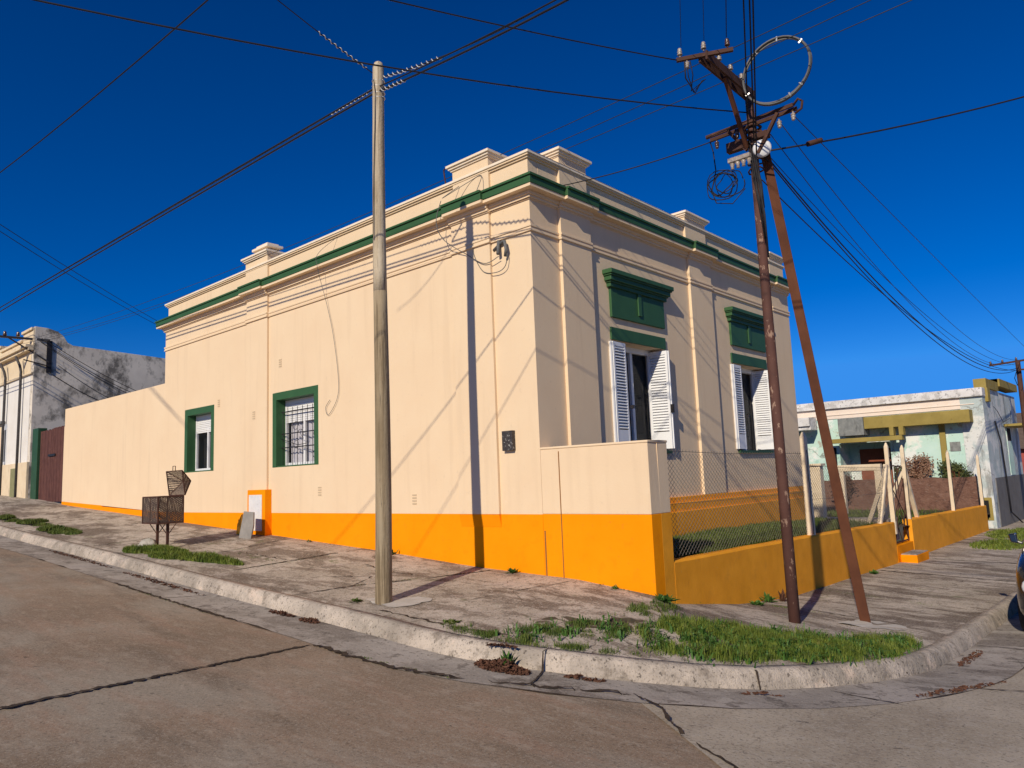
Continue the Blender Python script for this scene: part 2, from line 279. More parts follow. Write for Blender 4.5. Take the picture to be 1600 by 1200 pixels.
def holes_wall(mb, ax, c, u0, u1, z0, z1, holes, depth):
    """wall in plane x=c ('x') or y=c ('y'); depth: signed thickness into the building; open rectangles with reveals"""
    us = sorted({u0, u1, *[h[0] for h in holes], *[h[1] for h in holes]}); zs = sorted({z0, z1, *[h[2] for h in holes], *[h[3] for h in holes]})
    def P(u, z, d): return (c+d, u, z) if ax == 'x' else (u, c+d, z)
    for a, b in zip(us, us[1:]):
        for e, f in zip(zs, zs[1:]):
            um, zm = (a+b)/2, (e+f)/2
            if any(h[0] < um < h[1] and h[2] < zm < h[3] for h in holes): continue
            mb.face([P(a, e, 0), P(b, e, 0), P(b, f, 0), P(a, f, 0)]); mb.face([P(a, e, depth), P(b, e, depth), P(b, f, depth), P(a, f, depth)])
    for (a, b, e, f) in list(holes)+[(u0, u1, z0, z1)]:
        mb.face([P(a, e, 0), P(a, e, depth), P(a, f, depth), P(a, f, 0)]); mb.face([P(b, e, 0), P(b, e, depth), P(b, f, depth), P(b, f, 0)])
        mb.face([P(a, e, 0), P(a, e, depth), P(b, e, depth), P(b, e, 0)]); mb.face([P(a, f, 0), P(a, f, depth), P(b, f, depth), P(b, f, 0)])

# ------------------------------------------------------------------ ground heights
WL = [(-60, 3.2), (-25, 1.53), (-21.6, 1.29), (-12.3, .80), (-4, .37), (-1.4, .20), (.57, .13), (1.88, 0.0)]      # wall base along the left street, by x
WR = [(0, 0.0), (.4, -.16), (2.4, -.46), (4.3, -.63), (6, -.66), (8, -.69), (10.5, -.75), (21.5, -.82), (60, -1.1)]    # wall base along the right street, by y
path = []   # (x, y, kerb z, wall point, nx, ny)
def kz(i): return 0
kerb_pts = [(-60, -2.9, 2.95), (-45, -2.9, 2.25), (-32, -2.9, 1.62), (-24, -2.9, 1.22), (-19, -2.9, .97), (-16.7, -2.9, .86), (-14.5, -2.9, .735), (-13.05, -2.9, .66), (-11, -2.9, .57), (-9.33, -2.9, .485), (-7.2, -2.9, .37), (-5.2, -2.9, .26), (-4, -2.9, .195),
  (-3, -2.9, .145), (-2, -2.9, .10), (-1, -2.9, .055), (0, -2.9, .005), (.6, -2.9, -.03), (1.2, -2.88, -.065), (1.8, -2.77, -.10), (2.4, -2.53, -.15), (2.95, -2.2, -.215), (3.4, -1.8, -.29), (3.78, -1.28, -.37), (4.08, -.72, -.43),
  (4.32, -.1, -.49), (4.48, .6, -.56), (4.57, 1.3, -.62), (4.6, 2, -.66), (4.6, 3, -.695), (4.6, 4, -.725), (4.6, 5, -.755), (4.6, 6.3, -.785), (4.6, 8, -.81), (4.6, 11, -.84), (4.6, 15, -.87), (4.6, 20, -.90), (4.6, 26, -.95), (4.6, 35, -1.02), (4.6, 60, -1.2)]
# densify
dense = []
for (a, b) in zip(kerb_pts, kerb_pts[1:]):
    d = math.dist(a[:2], b[:2]); n = max(1, int(d/0.3)) if abs(a[0]) < 14 and a[1] < 14 else max(1, int(d/1.5))
    for k in range(n): dense.append(tuple(lerp(a[j], b[j], k/n) for j in range(3)))
dense.append(kerb_pts[-1])
for i, (x, y, z) in enumerate(dense):
    a = dense[max(0, i-2)]; b = dense[min(len(dense)-1, i+2)]
    tx, ty = b[0]-a[0], b[1]-a[1]; l = math.hypot(tx, ty); nx, ny = ty/l, -tx/l       # towards the road
    if x < 1.2: wx, wy = x, 0.0
    elif y > 1.0: wx, wy = 1.88, y
    else:
        t = (math.atan2(y+3.0, 5.0-x)) ; k = max(0, min(1, (i-[j for j, q in enumerate(dense) if q[0] >= 1.2][0])/max(1, ([j for j, q in enumerate(dense) if q[0] > 3 and q[1] > 1.0][0]-[j for j, q in enumerate(dense) if q[0] >= 1.2][0]))))
        if k < .45: wx, wy = lerp(1.2, 1.88, k/.45), 0.0
        else: wx, wy = 1.88, lerp(0, 1.0, (k-.45)/.55)
    wz = interp(WL, wx) if wy <= 0 else interp(WR, wy)
    path.append((x, y, z, wx, wy, wz, nx, ny))
def walk_z(x, y):
    """approximate sidewalk height at a point"""
    best = None
    for (kx, ky, kzz, wx, wy, wz, nx, ny) in path:
        dx, dy = wx-kx, wy-ky; l2 = dx*dx+dy*dy; t = max(0, min(1, ((x-kx)*dx+(y-ky)*dy)/l2))
        d = (kx+dx*t-x)**2+(ky+dy*t-y)**2
        if best is None or d < best[0]: best = (d, lerp(kzz, wz, t))
    return best[1]
def gutter_z(x, y, extra=0):
    best = min(path, key=lambda p: (p[0]+p[6]*.5-x)**2+(p[1]+p[7]*.5-y)**2)
    return best[2]
def nzv(x, y, s, a): return a*mnoise.noise(Vector((x*s, y*s, 3.1)))
# sidewalk sheet
sw = MB(); NR = 14; vs = []
for (x, y, z, wx, wy, wz, nx, ny) in path:
    ex, ey = (wx-x), (wy-y); l = math.hypot(ex, ey)
    for k in range(NR+1):
        t = k/NR*(1+.12/l)
        px, py = x+ex*t, y+ey*t; zz = lerp(z, wz, min(1, t)) + (nzv(px, py, 1.3, .012) if 0 < k < NR else 0)
        vs.append((px, py, zz))
W_ = NR+1
sw.mesh(vs, [(i*W_+k, i*W_+k+1, (i+1)*W_+k+1, (i+1)*W_+k) for i in range(len(path)-1) for k in range(NR)], True)
struct(sw.build('sidewalk', M_walk))
# kerb + gutter + road, all offset from the kerb line
def strip(profile, name, m, wob=0.0, zfun=None):
    mb = MB(); vs = []
    for (x, y, z, wx, wy, wz, nx, ny) in path:
        for (o, dz) in profile:
            w = nzv(x*1.0+o*3, y, 2.1, wob)+nzv(x, y+o, 7.0, wob*.5)
            px, py = x+nx*(o+w), y+ny*(o+w)
            vs.append((px, py, z+dz+(nzv(px, py, .8, wob*1.2) if o > 0.01 else 0)))
    n = len(profile)
    mb.mesh(vs, [(i*n+k, i*n+k+1, (i+1)*n+k+1, (i+1)*n+k) for i in range(len(path)-1) for k in range(n-1)], True)
    return struct(mb.build(name, m))
strip([(-.02, -.12), (0, .004), (.09, .008), (.125, .0), (.15, -.025), (.185, -.10), (.205, -.165), (.21, -.24)], 'kerb', M_kerb, 0.010)
strip([(.19, -.175), (.4, -.172), (.7, -.162), (.955, -.146)], 'gutter', M_gutter, 0.004)
rp = [(.95, -.150), (1.1, -.145), (1.4, -.136), (1.8, -.122), (2.3, -.105), (3, -.082), (4, -.052), (5, -.03), (6.5, -.015), (8.5, -.02), (12, -.05), (20, -.1), (40, -.2)]
strip(rp, 'road', M_road, 0.004)
gm = MB(); gm.mesh([(-900, -900, -3.0), (900, -900, -3.0), (900, 900, -3.0), (-900, 900, -3.0)], [(0, 1, 2, 3)])
struct(gm.build('ground', M_ground))
def road_pt(s_idx, off):
    (x, y, z, wx, wy, wz, nx, ny) = path[s_idx]
    dz = interp(rp if off > .95 else [(.19, -.175), (.95, -.146)], off)
    return (x+nx*off, y+ny*off, z+dz)
def surf(x, y):
    """height of whatever street surface is at (x, y)"""
    best = None
    for p in path:
        ox, oy = x-p[0], y-p[1]; o = ox*p[6]+oy*p[7]; tt = abs(-ox*p[7]+oy*p[6])
        if best is None or tt + (0 if o > -.05 else 5) < best[0]:
            if o > 0: best = (tt, p, o)
            elif best is None: best = (tt+5, p, o)
    _, p, o = best
    if o <= 0: return walk_z(x, y)
    if o < .2: return p[2]
    if o < .95: return p[2]+interp([(.19, -.175), (.4, -.172), (.7, -.162), (.955, -.146)], o)
    return p[2]+interp(rp, o)
def crack(name, pts, w, wj=0.5, lift=0.004, m=None, step=.05, zf=None):
    """jagged dark joint lying on the street surface"""
    mb = MB(); zf = zf or surf; L_ = []; 
    for (a, b) in zip(pts, pts[1:]):
        d = math.dist(a, b); n = max(1, int(d/step))
        for k in range(n): L_.append((lerp(a[0], b[0], k/n), lerp(a[1], b[1], k/n)))
    L_.append(pts[-1]); vs = []
    for i, (x, y) in enumerate(L_):
        a = L_[max(0, i-1)]; b = L_[min(len(L_)-1, i+1)]; tx, ty = b[0]-a[0], b[1]-a[1]; l = math.hypot(tx, ty) or 1
        nx, ny = -ty/l, tx/l; j = nzv(x, y, 5, .02)+random.uniform(-.15, .15)*w
        e = min(1, i/3, (len(L_)-1-i)/3)
        wa = w/2*(1+random.uniform(-wj, wj))*max(.15, e); wb = w/2*(1+random.uniform(-wj, wj))*max(.15, e)
        z = zf(x, y)+lift
        vs += [(x+nx*(wa+j), y+ny*(wa+j), z), (x-nx*(wb-j), y-ny*(wb-j), z)]
    mb.mesh(vs, [(2*i, 2*i+1, 2*i+3, 2*i+2) for i in range(len(L_)-1)])
    return struct(mb.build(name, m or M_crack))
# joint between gutter and road follows the path
jm = MB(); vs = []
for i, p in enumerate(path):
    w0 = .0012+.06*max(0, mnoise.noise(Vector((p[0]*1.7, p[1]*1.7, 0)))+mnoise.noise(Vector((p[0]*6, p[1]*6, 2)))*.5-.12); j = nzv(p[0], p[1], 3.0, .03)
    a = road_pt(i, .96+j-w0); b = road_pt(i, .96+j+w0)
    vs += [(a[0], a[1], a[2]+.008), (b[0], b[1], b[2]+.008)]
jm.mesh(vs, [(2*i, 2*i+1, 2*i+3, 2*i+2) for i in range(len(path)-1)])
struct(jm.build('gutter_joint', M_crack))
crack('road_joint', [(-.13, -3.9), (-.02, -5.2), (.1, -6.84), (.22, -9.5), (.3, -12)], .06, .75, .012, step=.03)
crack('road_joint', [(-.13, -3.88), (.6, -3.87), (1.3, -3.82), (2.0, -3.62)], .055, .95, .014, step=.04)
crack('road_joint', [(2.2, -3.5), (2.6, -3.30), (3.3, -2.80)], .05, .95, .014, step=.04)
crack('road_joint', [(-6, -3.86), (-4, -3.87), (-1.8, -3.87)], .04, .95, .014, step=.04)
crack('road_crack', [(3.3, -2.78), (3.75, -3.05), (4.13, -3.45), (4.8, -3.86), (5.2, -4.3), (6.2, -4.9), (8.5, -6.0)], .026, .8, .022, step=.04)
crack('road_crack', [(5.1, .2), (6.2, .5), (8, .6), (11, .9)], .02, .8, .02)
for (a, b) in (((2.2, -2.6), (2.55, -3.35)), ((-3.9, -3.1), (-4.1, -3.85)), ((4.35, -.9), (5.1, -1.1)), ((3.75, -1.35), (4.35, -1.85)), ((4.75, 3.2), (5.5, 3.1))):
    crack('gutter_crack', [a, b], .018, .7, .006)
for pts, w in (([(-4.4, 0), (-4.5, -1.2), (-4.7, -2.85)], .03), ([(-1.0, -.05), (-1.5, -1.3), (-1.9, -2.0), (-2.1, -2.85)], .025), ([(-3.2, -.9), (-2.4, -1.1), (-1.6, -1.0)], .015), ([(-9.8, 0), (-9.9, -2.85)], .02),
               ([(-6.9, -.05), (-6.6, -1.6), (-6.3, -2.85)], .02), ([(-13, 0), (-13.1, -2.85)], .025), ([(-17, 0), (-17, -2.85)], .025), ([(-6.4, -1.5), (-4.6, -1.45)], .015), ([(-2.9, -1.9), (-2.2, -1.5), (-1.9, -2.1)], .012),
               ([(1.9, 2.9), (2.6, 3.0), (4.55, 2.9)], .012), ([(1.9, 9.0), (4.55, 9.1)], .03), ([(2.2, 12.0), (4.55, 12.3)], .03), ([(.6, -.1), (.3, -1.2), (.1, -1.9)], .012), ([(2.0, -.3), (2.6, -.9), (3.4, -1.3)], .012),
               ([(-.5, -2.75), (.9, -2.72), (1.7, -2.55)], .018)):
    crack('sidewalk_crack', pts, w*1.5, .85, .007, zf=walk_z)
# the paler slab beyond the corner crack
CR = [(3.3, -2.78), (3.75, -3.05), (4.13, -3.45), (4.8, -3.86), (5.2, -4.3), (6.2, -4.9), (8.5, -6.0), (16, -9.6)]
def beyond(x, y):
    if x <= CR[0][0]: return y > CR[0][1]+(x-CR[0][0])*.2
    return y > interp(CR, x)
k0 = min(range(len(path)), key=lambda i: math.dist((path[i][0]+path[i][6]*.96, path[i][1]+path[i][7]*.96), CR[0]))
rows = []
for i in range(k0, len(path)):
    p = path[i]
    if p[1] > 30: break
    o = .972
    while o < 14 and beyond(p[0]+p[6]*o, p[1]+p[7]*o): o += .02
    rows.append([(p[0]+p[6]*q, p[1]+p[7]*q, p[2]+interp(rp, q)+.006+nzv(p[0]+p[6]*q, p[1]+p[7]*q, .8, .0048)) for q in [lerp(.972, max(o, .975), (k/30)**1.6) for k in range(31)]])
mb = MB(); mb.mesh([v for r_ in rows for v in r_], [(i*31+k, i*31+k+1, (i+1)*31+k+1, (i+1)*31+k) for i in range(len(rows)-1) for k in range(30)], True)
struct(mb.build('road_slab', M_road2))
# repair patches
def blob(name, cx, cy, rx, ry, m, lift=.006, zf=None, rot=0):
    mb = MB(); zf = zf or walk_z; n = 26; c = (cx, cy, zf(cx, cy)+lift); ring = []
    for k in range(n):
        w = 2*math.pi*k/n; q = 1+.18*math.sin(3*w+cx)+random.uniform(-.1, .1)
        dx, dy = rx*q*math.cos(w), ry*q*math.sin(w); x = cx+dx*math.cos(rot)-dy*math.sin(rot); y = cy+dx*math.sin(rot)+dy*math.cos(rot)
        ring.append((x, y, zf(x, y)+lift))
    mb.mesh([c]+ring, [(0, 1+k, 1+(k+1) % n) for k in range(n)])
    return struct(mb.build(name, m))
blob('cement_patch', -.55, -2.3, .42, .25, M_patch, rot=.5)
blob('cement_patch', 3.75, 2.55, .42, .30, M_patch, rot=.6)
blob('soil_patch', 1.85, -1.75, .45, .2, M_soil, rot=.6)
blob('soil_patch', 2.35, -1.3, .35, .2, M_soil, .008, rot=.9)

# ------------------------------------------------------------------ the corner house
ZR, ZC = 6.10, 6.26       # cornice underside, top
XL, YB = -13.36, 10.05
house = thing('corner_house', 'cream single storey corner house with green cornice and orange base', 'house', (-6.7, 5, 0))
W1 = (-12.08, -10.46, 2.05, 3.68); W2 = (-7.70, -5.91, 2.02, 3.66)
FW = [(2.08, 3.78, 2.0, 3.93), (2.08+4.63, 3.78+4.63, 2.0, 3.93)]
ZP = 1.04
w = MB(); holes_wall(w, 'y', 0.0, XL, 0.0, ZP, ZR, [W1, W2], .4); w.build('side_wall', M_cream, house)
w = MB(); holes_wall(w, 'x', 0.0, .4, YB, ZP+.08, ZR, FW, -.4); w.build('front_wall', M_cream, house)
w = MB(); w.box(XL, -.4, YB-.3, YB, 0, ZR); w.box(XL, XL+.3, .4, YB-.3, 0, ZR); w.build('rear_wall', M_cream, house)
w = MB(); w.box(XL, 0, .0, .4, -.6, ZP); w.build('side_base_band', M_orange, house)
w = MB(); w.box(-.4, .0, .4, YB, -.6, ZP+.08); w.box(0.0, .07, .26, YB+.0, -.6, 1.12); w.box(.07, .13, .26, YB+.03, -.6, 1.02); w.box(.13, .17, .26, YB+.06, -.6, .86)
w.build('front_base_ledge', M_orange_dirty, house, bevel=.008)
w = MB(); w.box(XL+.3, -.4, .4, YB-.3, 6.15, 6.3); w.build('roof', M_coping, house)
w = MB(); w.box(XL+.32, -.42, .42, YB-.32, .9, .95); w.build('indoor_floor', M_dark, house)
w = MB(); w.box(XL+.32, -1.6, 2.2, 2.25, .96, 6.1); w.box(-2.2, -2.15, .42, YB-.33, .96, 6.1); w.build('indoor_partition', M_dark, house)
# pilasters
PIL = [(-8.80, -7.87), (-1.75, -.85), ]; PILF = [(.70, 1.53), (4.95, 5.88), (9.05, YB-.0)]
for a, b in PIL:
    w = MB(); w.box(a, b, -.05, 0.0, ZP, ZR-.03); w.build('pilaster', M_cream, house, bevel=.005); w = MB(); w.hexa([(a, -.004, ZP-.2), (b, -.004, ZP-.2), (b, 0, ZP-.2), (a, 0, ZP-.2)], [(a, -.05, ZP-.001), (b, -.05, ZP-.001), (b, 0, ZP-.001), (a, 0, ZP-.001)]); w.build('pilaster_foot', M_orange, house)
for a, b in PILF:
    w = MB(); w.box(0.0, .06, a, b, 1.125, ZR); w.build('pilaster', M_cream, house, bevel=.005)
def runs(mb, p, z0, z1, br=.055, xl=XL, endp=None):
    """moulding running round the two street sides, stepping out over each pilaster"""
    ep = p if endp is None else endp
    mb.box(xl-ep, 0, -p, 0, z0, z1); mb.box(0, p, -p, YB+ep, z0, z1)
    for a, b in PIL: mb.box(a-.02, b+.02, -p-br, -p, z0, z1)
    for a, b in PILF: mb.box(p, p+br, a-.02, min(b+.02, YB+ep), z0, z1)
w = MB(); runs(w, .200, ZR+.02, ZC-.025); runs(w, .225, ZC-.025, ZC+.015)
w.build('cornice', M_green, house, bevel=.004)
w = MB(); runs(w, .188, ZR-.03, ZR+.02); w.build('cornice_soffit', M_cream_trim, house)
w = MB(); runs(w, .070, 6.01, ZR-.03); runs(w, .045, 5.965, 6.01); runs(w, .02, 5.945, 5.965); w.build('bed_moulding', M_cream_trim, house, bevel=.006)
w = MB(); runs(w, .030, 5.50, 5.54); runs(w, .018, 5.46, 5.50); runs(w, .030, 5.43, 5.46); w.build('frieze_moulding', M_cream_trim, house, bevel=.005)
# parapet
par = MB(); par.box(XL+.02, -.05, .05, .30, ZC+.015, 6.66); par.box(-.30, -.05, .30, YB-.02, ZC+.015, 6.66)
par.build('parapet', M_cream, house, bevel=.006)
cp = MB()
for e, z0, z1 in ((.03, 6.66, 6.69), (.06, 6.69, 6.72)):
    cp.box(XL-e+.02, -.05+e, .05-e, .32, z0, z1); cp.box(-.32, -.05+e, .32, YB+e-.02, z0, z1)
cp.build('parapet_moulding', M_cream_trim, house, bevel=.004)
cp = MB(); cp.box(XL-.06, .03, -.03, .33, 6.72, 6.765); cp.box(-.33, .03, .33, YB+.06, 6.72, 6.765); cp.build('coping', M_coping, house, bevel=.006)
def pier(x0, x1, y0, y1, top):
    b = MB(); b.box(x0, x1, y0, y1, ZC+.016, top-.11); o = b.build('parapet_pier', M_cream, house, bevel=.005)
    c = MB()
    for e, a, d in ((.025, top-.11, top-.08), (.055, top-.08, top-.045), (.085, top-.045, top)): c.box(x0-e, x1+e, y0-e, y1+e, a, d)
    c.build('pier_cap', M_coping, o, bevel=.005); return o
pier(-1.73, -.87, .00, .42, 7.04); pier(-8.95, -7.95, .00, .42, 7.03)
pier(-.42, .0, .80, 1.56, 7.03); pier(-.42, .0, 5.0, 5.88, 6.98); pier(-.42, .0, 9.2, YB, 6.95)
ch = MB(); ch.box(-8.62, -8.08, .06, .40, 7.031, 7.11); ch.box(-8.70, -8.0, .02, .44, 7.15, 7.21); ch.box(-8.60, -8.10, .08, .38, 7.21, 7.27); ch.box(-8.45, -8.38, .10, .36, 7.11, 7.15); ch.box(-8.2, -8.13, .10, .36, 7.11, 7.15)
ch.build('chimney_cap', M_coping, house, bevel=.008)
# green framed side windows
def side_window(W, grille):
    x0, x1, z0, z1 = W; b = .155; i0, i1, iz = x0+b, x1-b, z1-.165
    s = MB()
    for a in ((x0, i0, z0, z1), (i1, x1, z0, z1), (i0, i1, iz, z1)): s.box(a[0], a[1], -.006, .22, a[2], a[3])
    s.box(i0, i1, .02, .22, z0-.0, z0+.03)
    win = s.build('window', M_green, house, bevel=.004)
    yg = .23
    f = MB(); t = .05
    f.box(i0, i0+t, yg-.01, yg+.05, z0+.03, iz); f.box(i1-t, i1, yg-.01, yg+.05, z0+.03, iz); f.box(i0+t, i1-t, yg-.01, yg+.05, z0+.03, z0+.09)
    cx = (i0+i1)/2; f.box(cx-.03, cx+.03, yg+.002, yg+.052, z0+.09, iz-.35)
    f.build('window_frame', M_alu, win, bevel=.003)
    r = MB(); zt = iz-.02; drop = .42 if not grille else .50
    r.box(i0+t, i1-t, yg-.008, yg+.03, iz-.10, iz)
    k = 0; z = iz-.10
    while z > iz-drop-.001:
        r.box(i0+t, i1-t, yg+.0+(.004 if k % 2 else 0), yg+.018, z-.043, z-.004); z -= .045; k += 1
    r.build('roller_shutter', M_roll, win, bevel=.003)
    g = MB(); g.face([(i0+t, yg+.028, z0+.09), (i1-t, yg+.028, z0+.09), (i1-t, yg+.028, iz), (i0+t, yg+.028, iz)]); g.build('pane', M_glass, win)
    c = MB(); n = 60; vs = []; ca, cb = (i0+t+.02, i1-t-.02) if grille else (cx-.12, cx+.22)
    for k in range(n+1):
        x = lerp(ca, cb, k/n); y = yg+.10+.022*math.sin(k*1.1)+.01*math.sin(k*2.7)
        vs += [(x, y, z0+.08), (x, y, iz-.05)]
    c.mesh(vs, [(2*k, 2*k+2, 2*k+3, 2*k+1) for k in range(n)], True); c.build('curtain', M_curtain, win)
    d = MB(); d.box(i0, i1, .45, .46, z0-.1, z1+.1); d.build('room_shade_sheet', M_dark, win)  # flat dark sheet painted as the shade behind the glass
    if grille:
        q = MB(); yb = .13; n = 8
        for k in range(n):
            x = lerp(i0+.06, i1-.06, k/(n-1)); q.tube([(x, yb, z0+.03), (x, yb, iz-.18)], .0075, 6)
        for zz in (z0+.42, iz-.27, iz-.75): q.bar((i0, yb, zz), (i1, yb, zz), .012, .022)
        def scroll(cx_, cz, r, a0, a1, s=1):
            pts = []
            for k in range(22):
                a = lerp(a0, a1, k/21); rr_ = r*(1-.55*k/21); pts.append((cx_+s*rr_*math.cos(a), yb-.012, cz+rr_*math.sin(a)))
            q.tube(pts, .006, 5)
        mx = (i0+i1)/2-.05
        scroll(mx-.10, iz-.62, .13, 0, 5.5); scroll(mx+.10, iz-.80, .13, 0, 5.5, -1); scroll(mx-.08, iz-.98, .12, 3, 8.5)
        q.tube([(i0, yb-.01, iz-.85), (mx-.3, yb-.02, iz-.95), (mx, yb-.015, iz-1.02), (mx+.3, yb-.01, iz-1.0)], .007, 5)
        scroll(i1-.15, z0+.22, .1, 1, 6.5); scroll(i1-.12, iz-.82, .1, 1, 6.5)
        q.build('window_grille', M_iron, win)
side_window(W1, False); side_window(W2, True)
# tall french windows on the front
def louvre(mb, p0, p1, z0, z1, th=.03, zsplit=None):
    """louvred leaf between plan points p0, p1"""
    p0 = Vector((p0[0], p0[1], 0)); p1 = Vector((p1[0], p1[1], 0)); t = (p1-p0); W = t.length; t.normalize(); nrm = Vector((t.y, -t.x, 0))
    def bx(a, b, c, d, e0=-th/2, e1=th/2):
        q = [p0+t*a+nrm*e0, p0+t*b+nrm*e0, p0+t*b+nrm*e1, p0+t*a+nrm*e1]
        mb.hexa([v+Vector((0, 0, c)) for v in q], [v+Vector((0, 0, d)) for v in q])
    s = .045
    bx(0, s, z0, z1); bx(W-s, W, z0, z1); bx(s, W-s, z1-.07, z1); bx(s, W-s, z0, z0+.32, -th/2+.003, th/2-.003)
    z = z0+.34
    while z < z1-.09:
        q = [p0+t*s+nrm*(th*.55), p0+t*(W-s)+nrm*(th*.55), p0+t*(W-s)-nrm*(th*.45), p0+t*s-nrm*(th*.45)]
        zz = [z, z, z+.038, z+.038]
        lo = [v+Vector((0, 0, h)) for v, h in zip(q, zz)]; hi = [v+Vector((0, 0, .008)) for v in lo]
        mb.hexa(lo, hi); z += .052
for fi, (a, b, z0, z1) in enumerate(FW):
    s = MB(); s.box(.0, .035, a-.05, b+.07, z1, z1+.22); win = s.build('french_window', M_green, house, bevel=.004)
    s = MB(); s.box(-.25, .06, a-.02, b+.02, z0-.06, z0); s.build('window_sill', M_green_dark, win, bevel=.004)
    s = MB(); s.box(-.34, -.26, a, a+.07, z0, z1); s.box(-.34, -.26, b-.07, b, z0, z1); s.box(-.34, -.26, a+.07, b-.07, z1-.10, z1)
    s.box(-.36, -.30, a+1.0, a+1.08, z0, z1-.10); s.build('window_frame', M_alu, win, bevel=.003)
    s = MB(); s.box(-.35, -.345, a+1.08, b-.07, z0+.02, z1-.1); s.build('pane', M_glass, win)
    s = MB(); s.box(-1.3, -1.28, a-.6, b+.6, z0-.4, z1+.6); s.build('room_shade_sheet', M_dark, win)  # dark sheet standing in for the unlit room behind the opening
    # folded leaves
    s = MB(); louvre(s, (.045, a-.06), (.02, a+.36), z0+.03, z1-.04); s.build('shutter', M_white, win)
    s = MB(); louvre(s, (-.30, a+.02), (.045, a-.10), z0+.03, z1-.04); s.build('shutter', M_white, win)
    s = MB(); louvre(s, (-.29, b-.10), (.10, b-.02), z0+.03, z1-.04); s.build('shutter', M_white, win)
    s = MB(); louvre(s, (-.27, b-.045), (.115, b+.025), z0+.03, z1-.04); s.build('shutter', M_white, win)
    s = MB(); s.box(.08, .15, a+.34, a+.37, z0+.72, z0+.78); s.build('shutter_catch', M_iron, win); s = MB(); s.box(.11, .17, b-.03, b+.0, z0+.70, z0+.86); s.build('shutter_catch', M_iron, win)
    hd = MB(); hd.box(0, .05, a-.02, b+.06, 4.33, 4.86); hd.box(.05, .075, a+.82, a+.93, 4.45, 4.86)
    o = hd.build('window_head', M_green, house, bevel=.004)
    hc = MB()
    for e, q0, q1 in ((.06, 4.86, 4.93), (.085, 4.93, 4.96), (.12, 4.96, 5.04), (.145, 5.04, 5.07), (.17, 5.07, 5.15)):
        hc.box(0, .03+e, a-.02-e, b+.06+e, q0, q1)
    hc.build('head_cornice', M_green, o, bevel=.008)
# small fittings of the house
f = MB(); f.box(-.71, -.49, -.075, 0.0, 2.02, 2.33); f.build('meter_box', mat('meter_dark_face', (0.035, 0.03, 0.03), (0.07, 0.06, 0.055), 30, .4, spots=[((0.4, 0.4, 0.38), 25, .58, .62, .8)]), house, bevel=.006)
mv = mat('painted_vent', (0.5, 0.39, 0.26), (0.6, 0.46, 0.3), 10, .8)
for (x, z) in ((-7.38, 4.31), (-8.43, 3.24), (-5.87, 1.48), (-2.93, 1.29), (-10.22, 3.69)):
    f = MB()
    for k in range(4):
        yy = -.002 if not -8.8 < x < -7.87 else -.052
        f.box(x-.055, x+.055, yy-.006, yy, z-.09+k*.05, z-.065+k*.05)
    f.build('vent_grille', mv, house)
f = MB()
for x0, zz in ((.35, 1.95), (.02, .85)): pass
f.tube([(-.80, .0, 5.3), (-.55, -.05, 5.38), (-.48, -.09, 5.36), (-.45, -.09, 5.22), (-.50, -.06, 5.12)], .028, 6); f.tube([(-.66, -.03, 5.42), (-.63, -.09, 5.18)], .03, 6)
f.build('service_inlet', M_cable_grey, house)
def hang(name, pts, r, m=M_cable, par=house):
    g = MB(); n = len(pts); out = []
    for i in range(n-1):
        p0, p1, p2, p3 = [Vector(pts[max(0, min(n-1, i+j))]) for j in (-1, 0, 1, 2)]
        for k in range(8):
            t = k/8; out.append(.5*((2*p1)+(-p0+p2)*t+(2*p0-5*p1+4*p2-p3)*t*t+(-p0+3*p1-3*p2+p3)*t**3))
    out.append(Vector(pts[-1])); g.tube(out, r, 5); return g.build(name, m, par)
hang('wall_cable', [(-1.75, -.27, 6.35), (-1.85, -.3, 6.0), (-1.7, -.28, 5.65), (-1.35, -.1, 5.35), (-.95, -.08, 5.1), (-.62, -.09, 5.14)], .007, M_cable_grey)
hang('wall_cable', [(-1.2, -.08, 5.5), (-1.2, -.06, 5.3), (-1.0, -.06, 4.98), (-.7, -.06, 4.90), (-.5, -.07, 4.96), (-.44, -.08, 5.15)], .007, M_cable_grey)
hang('wall_cable', [(-1.55, -.02, 6.62), (-1.7, -.28, 6.38), (-1.3, -.03, 6.62), (-1.0, -.03, 6.64), (-.95, -.2, 6.32)], .006, M_cable_grey)
hang('wall_cable', [(-5.25, .04, 6.66), (-5.5, -.26, 6.3), (-5.55, -.23, 6.0), (-5.5, -.06, 5.3), (-5.3, -.04, 4.6), (-5.15, -.03, 3.7), (-5.2, -.03, 3.3), (-5.5, -.03, 3.0), (-5.6, -.03, 3.15), (-5.45, -.03, 3.3)], .005, M_cable_grey)
hang('roof_bracket', [(-1.9, .0, 6.76), (-1.92, -.02, 7.0), (-1.86, -.05, 7.02)], .014, M_rust)

# ------------------------------------------------------------------ walls round the plot
bw = thing('boundary_wall', 'plain cream boundary wall running left from the house to the gate', 'wall', (-17.4, .15, .9))
XB = -21.45
b = MB(); b.prism([(XB, .0, 1.38), (XL-.001, .0, 1.04), (XL-.001, .0, 4.54), (XB, .0, 4.56)], (0, .25, 0)); b.build('wall_face', M_cream, bw, bevel=.01)
b = MB(); b.prism([(XB-.02, -.006, .7), (XL-.001, -.006, .3), (XL-.001, -.006, 1.04), (-17.8, -.006, 1.20), (-17.81, -.006, 1.24), (XB-.02, -.006, 1.38)], (0, .24, 0)); b.build('base_band', M_orange, bw)
b = MB(); b.box(XB-.14, XB, .03, .22, .9, 3.96); b.build('gate_jamb', M_cream_trim, bw, bevel=.01)

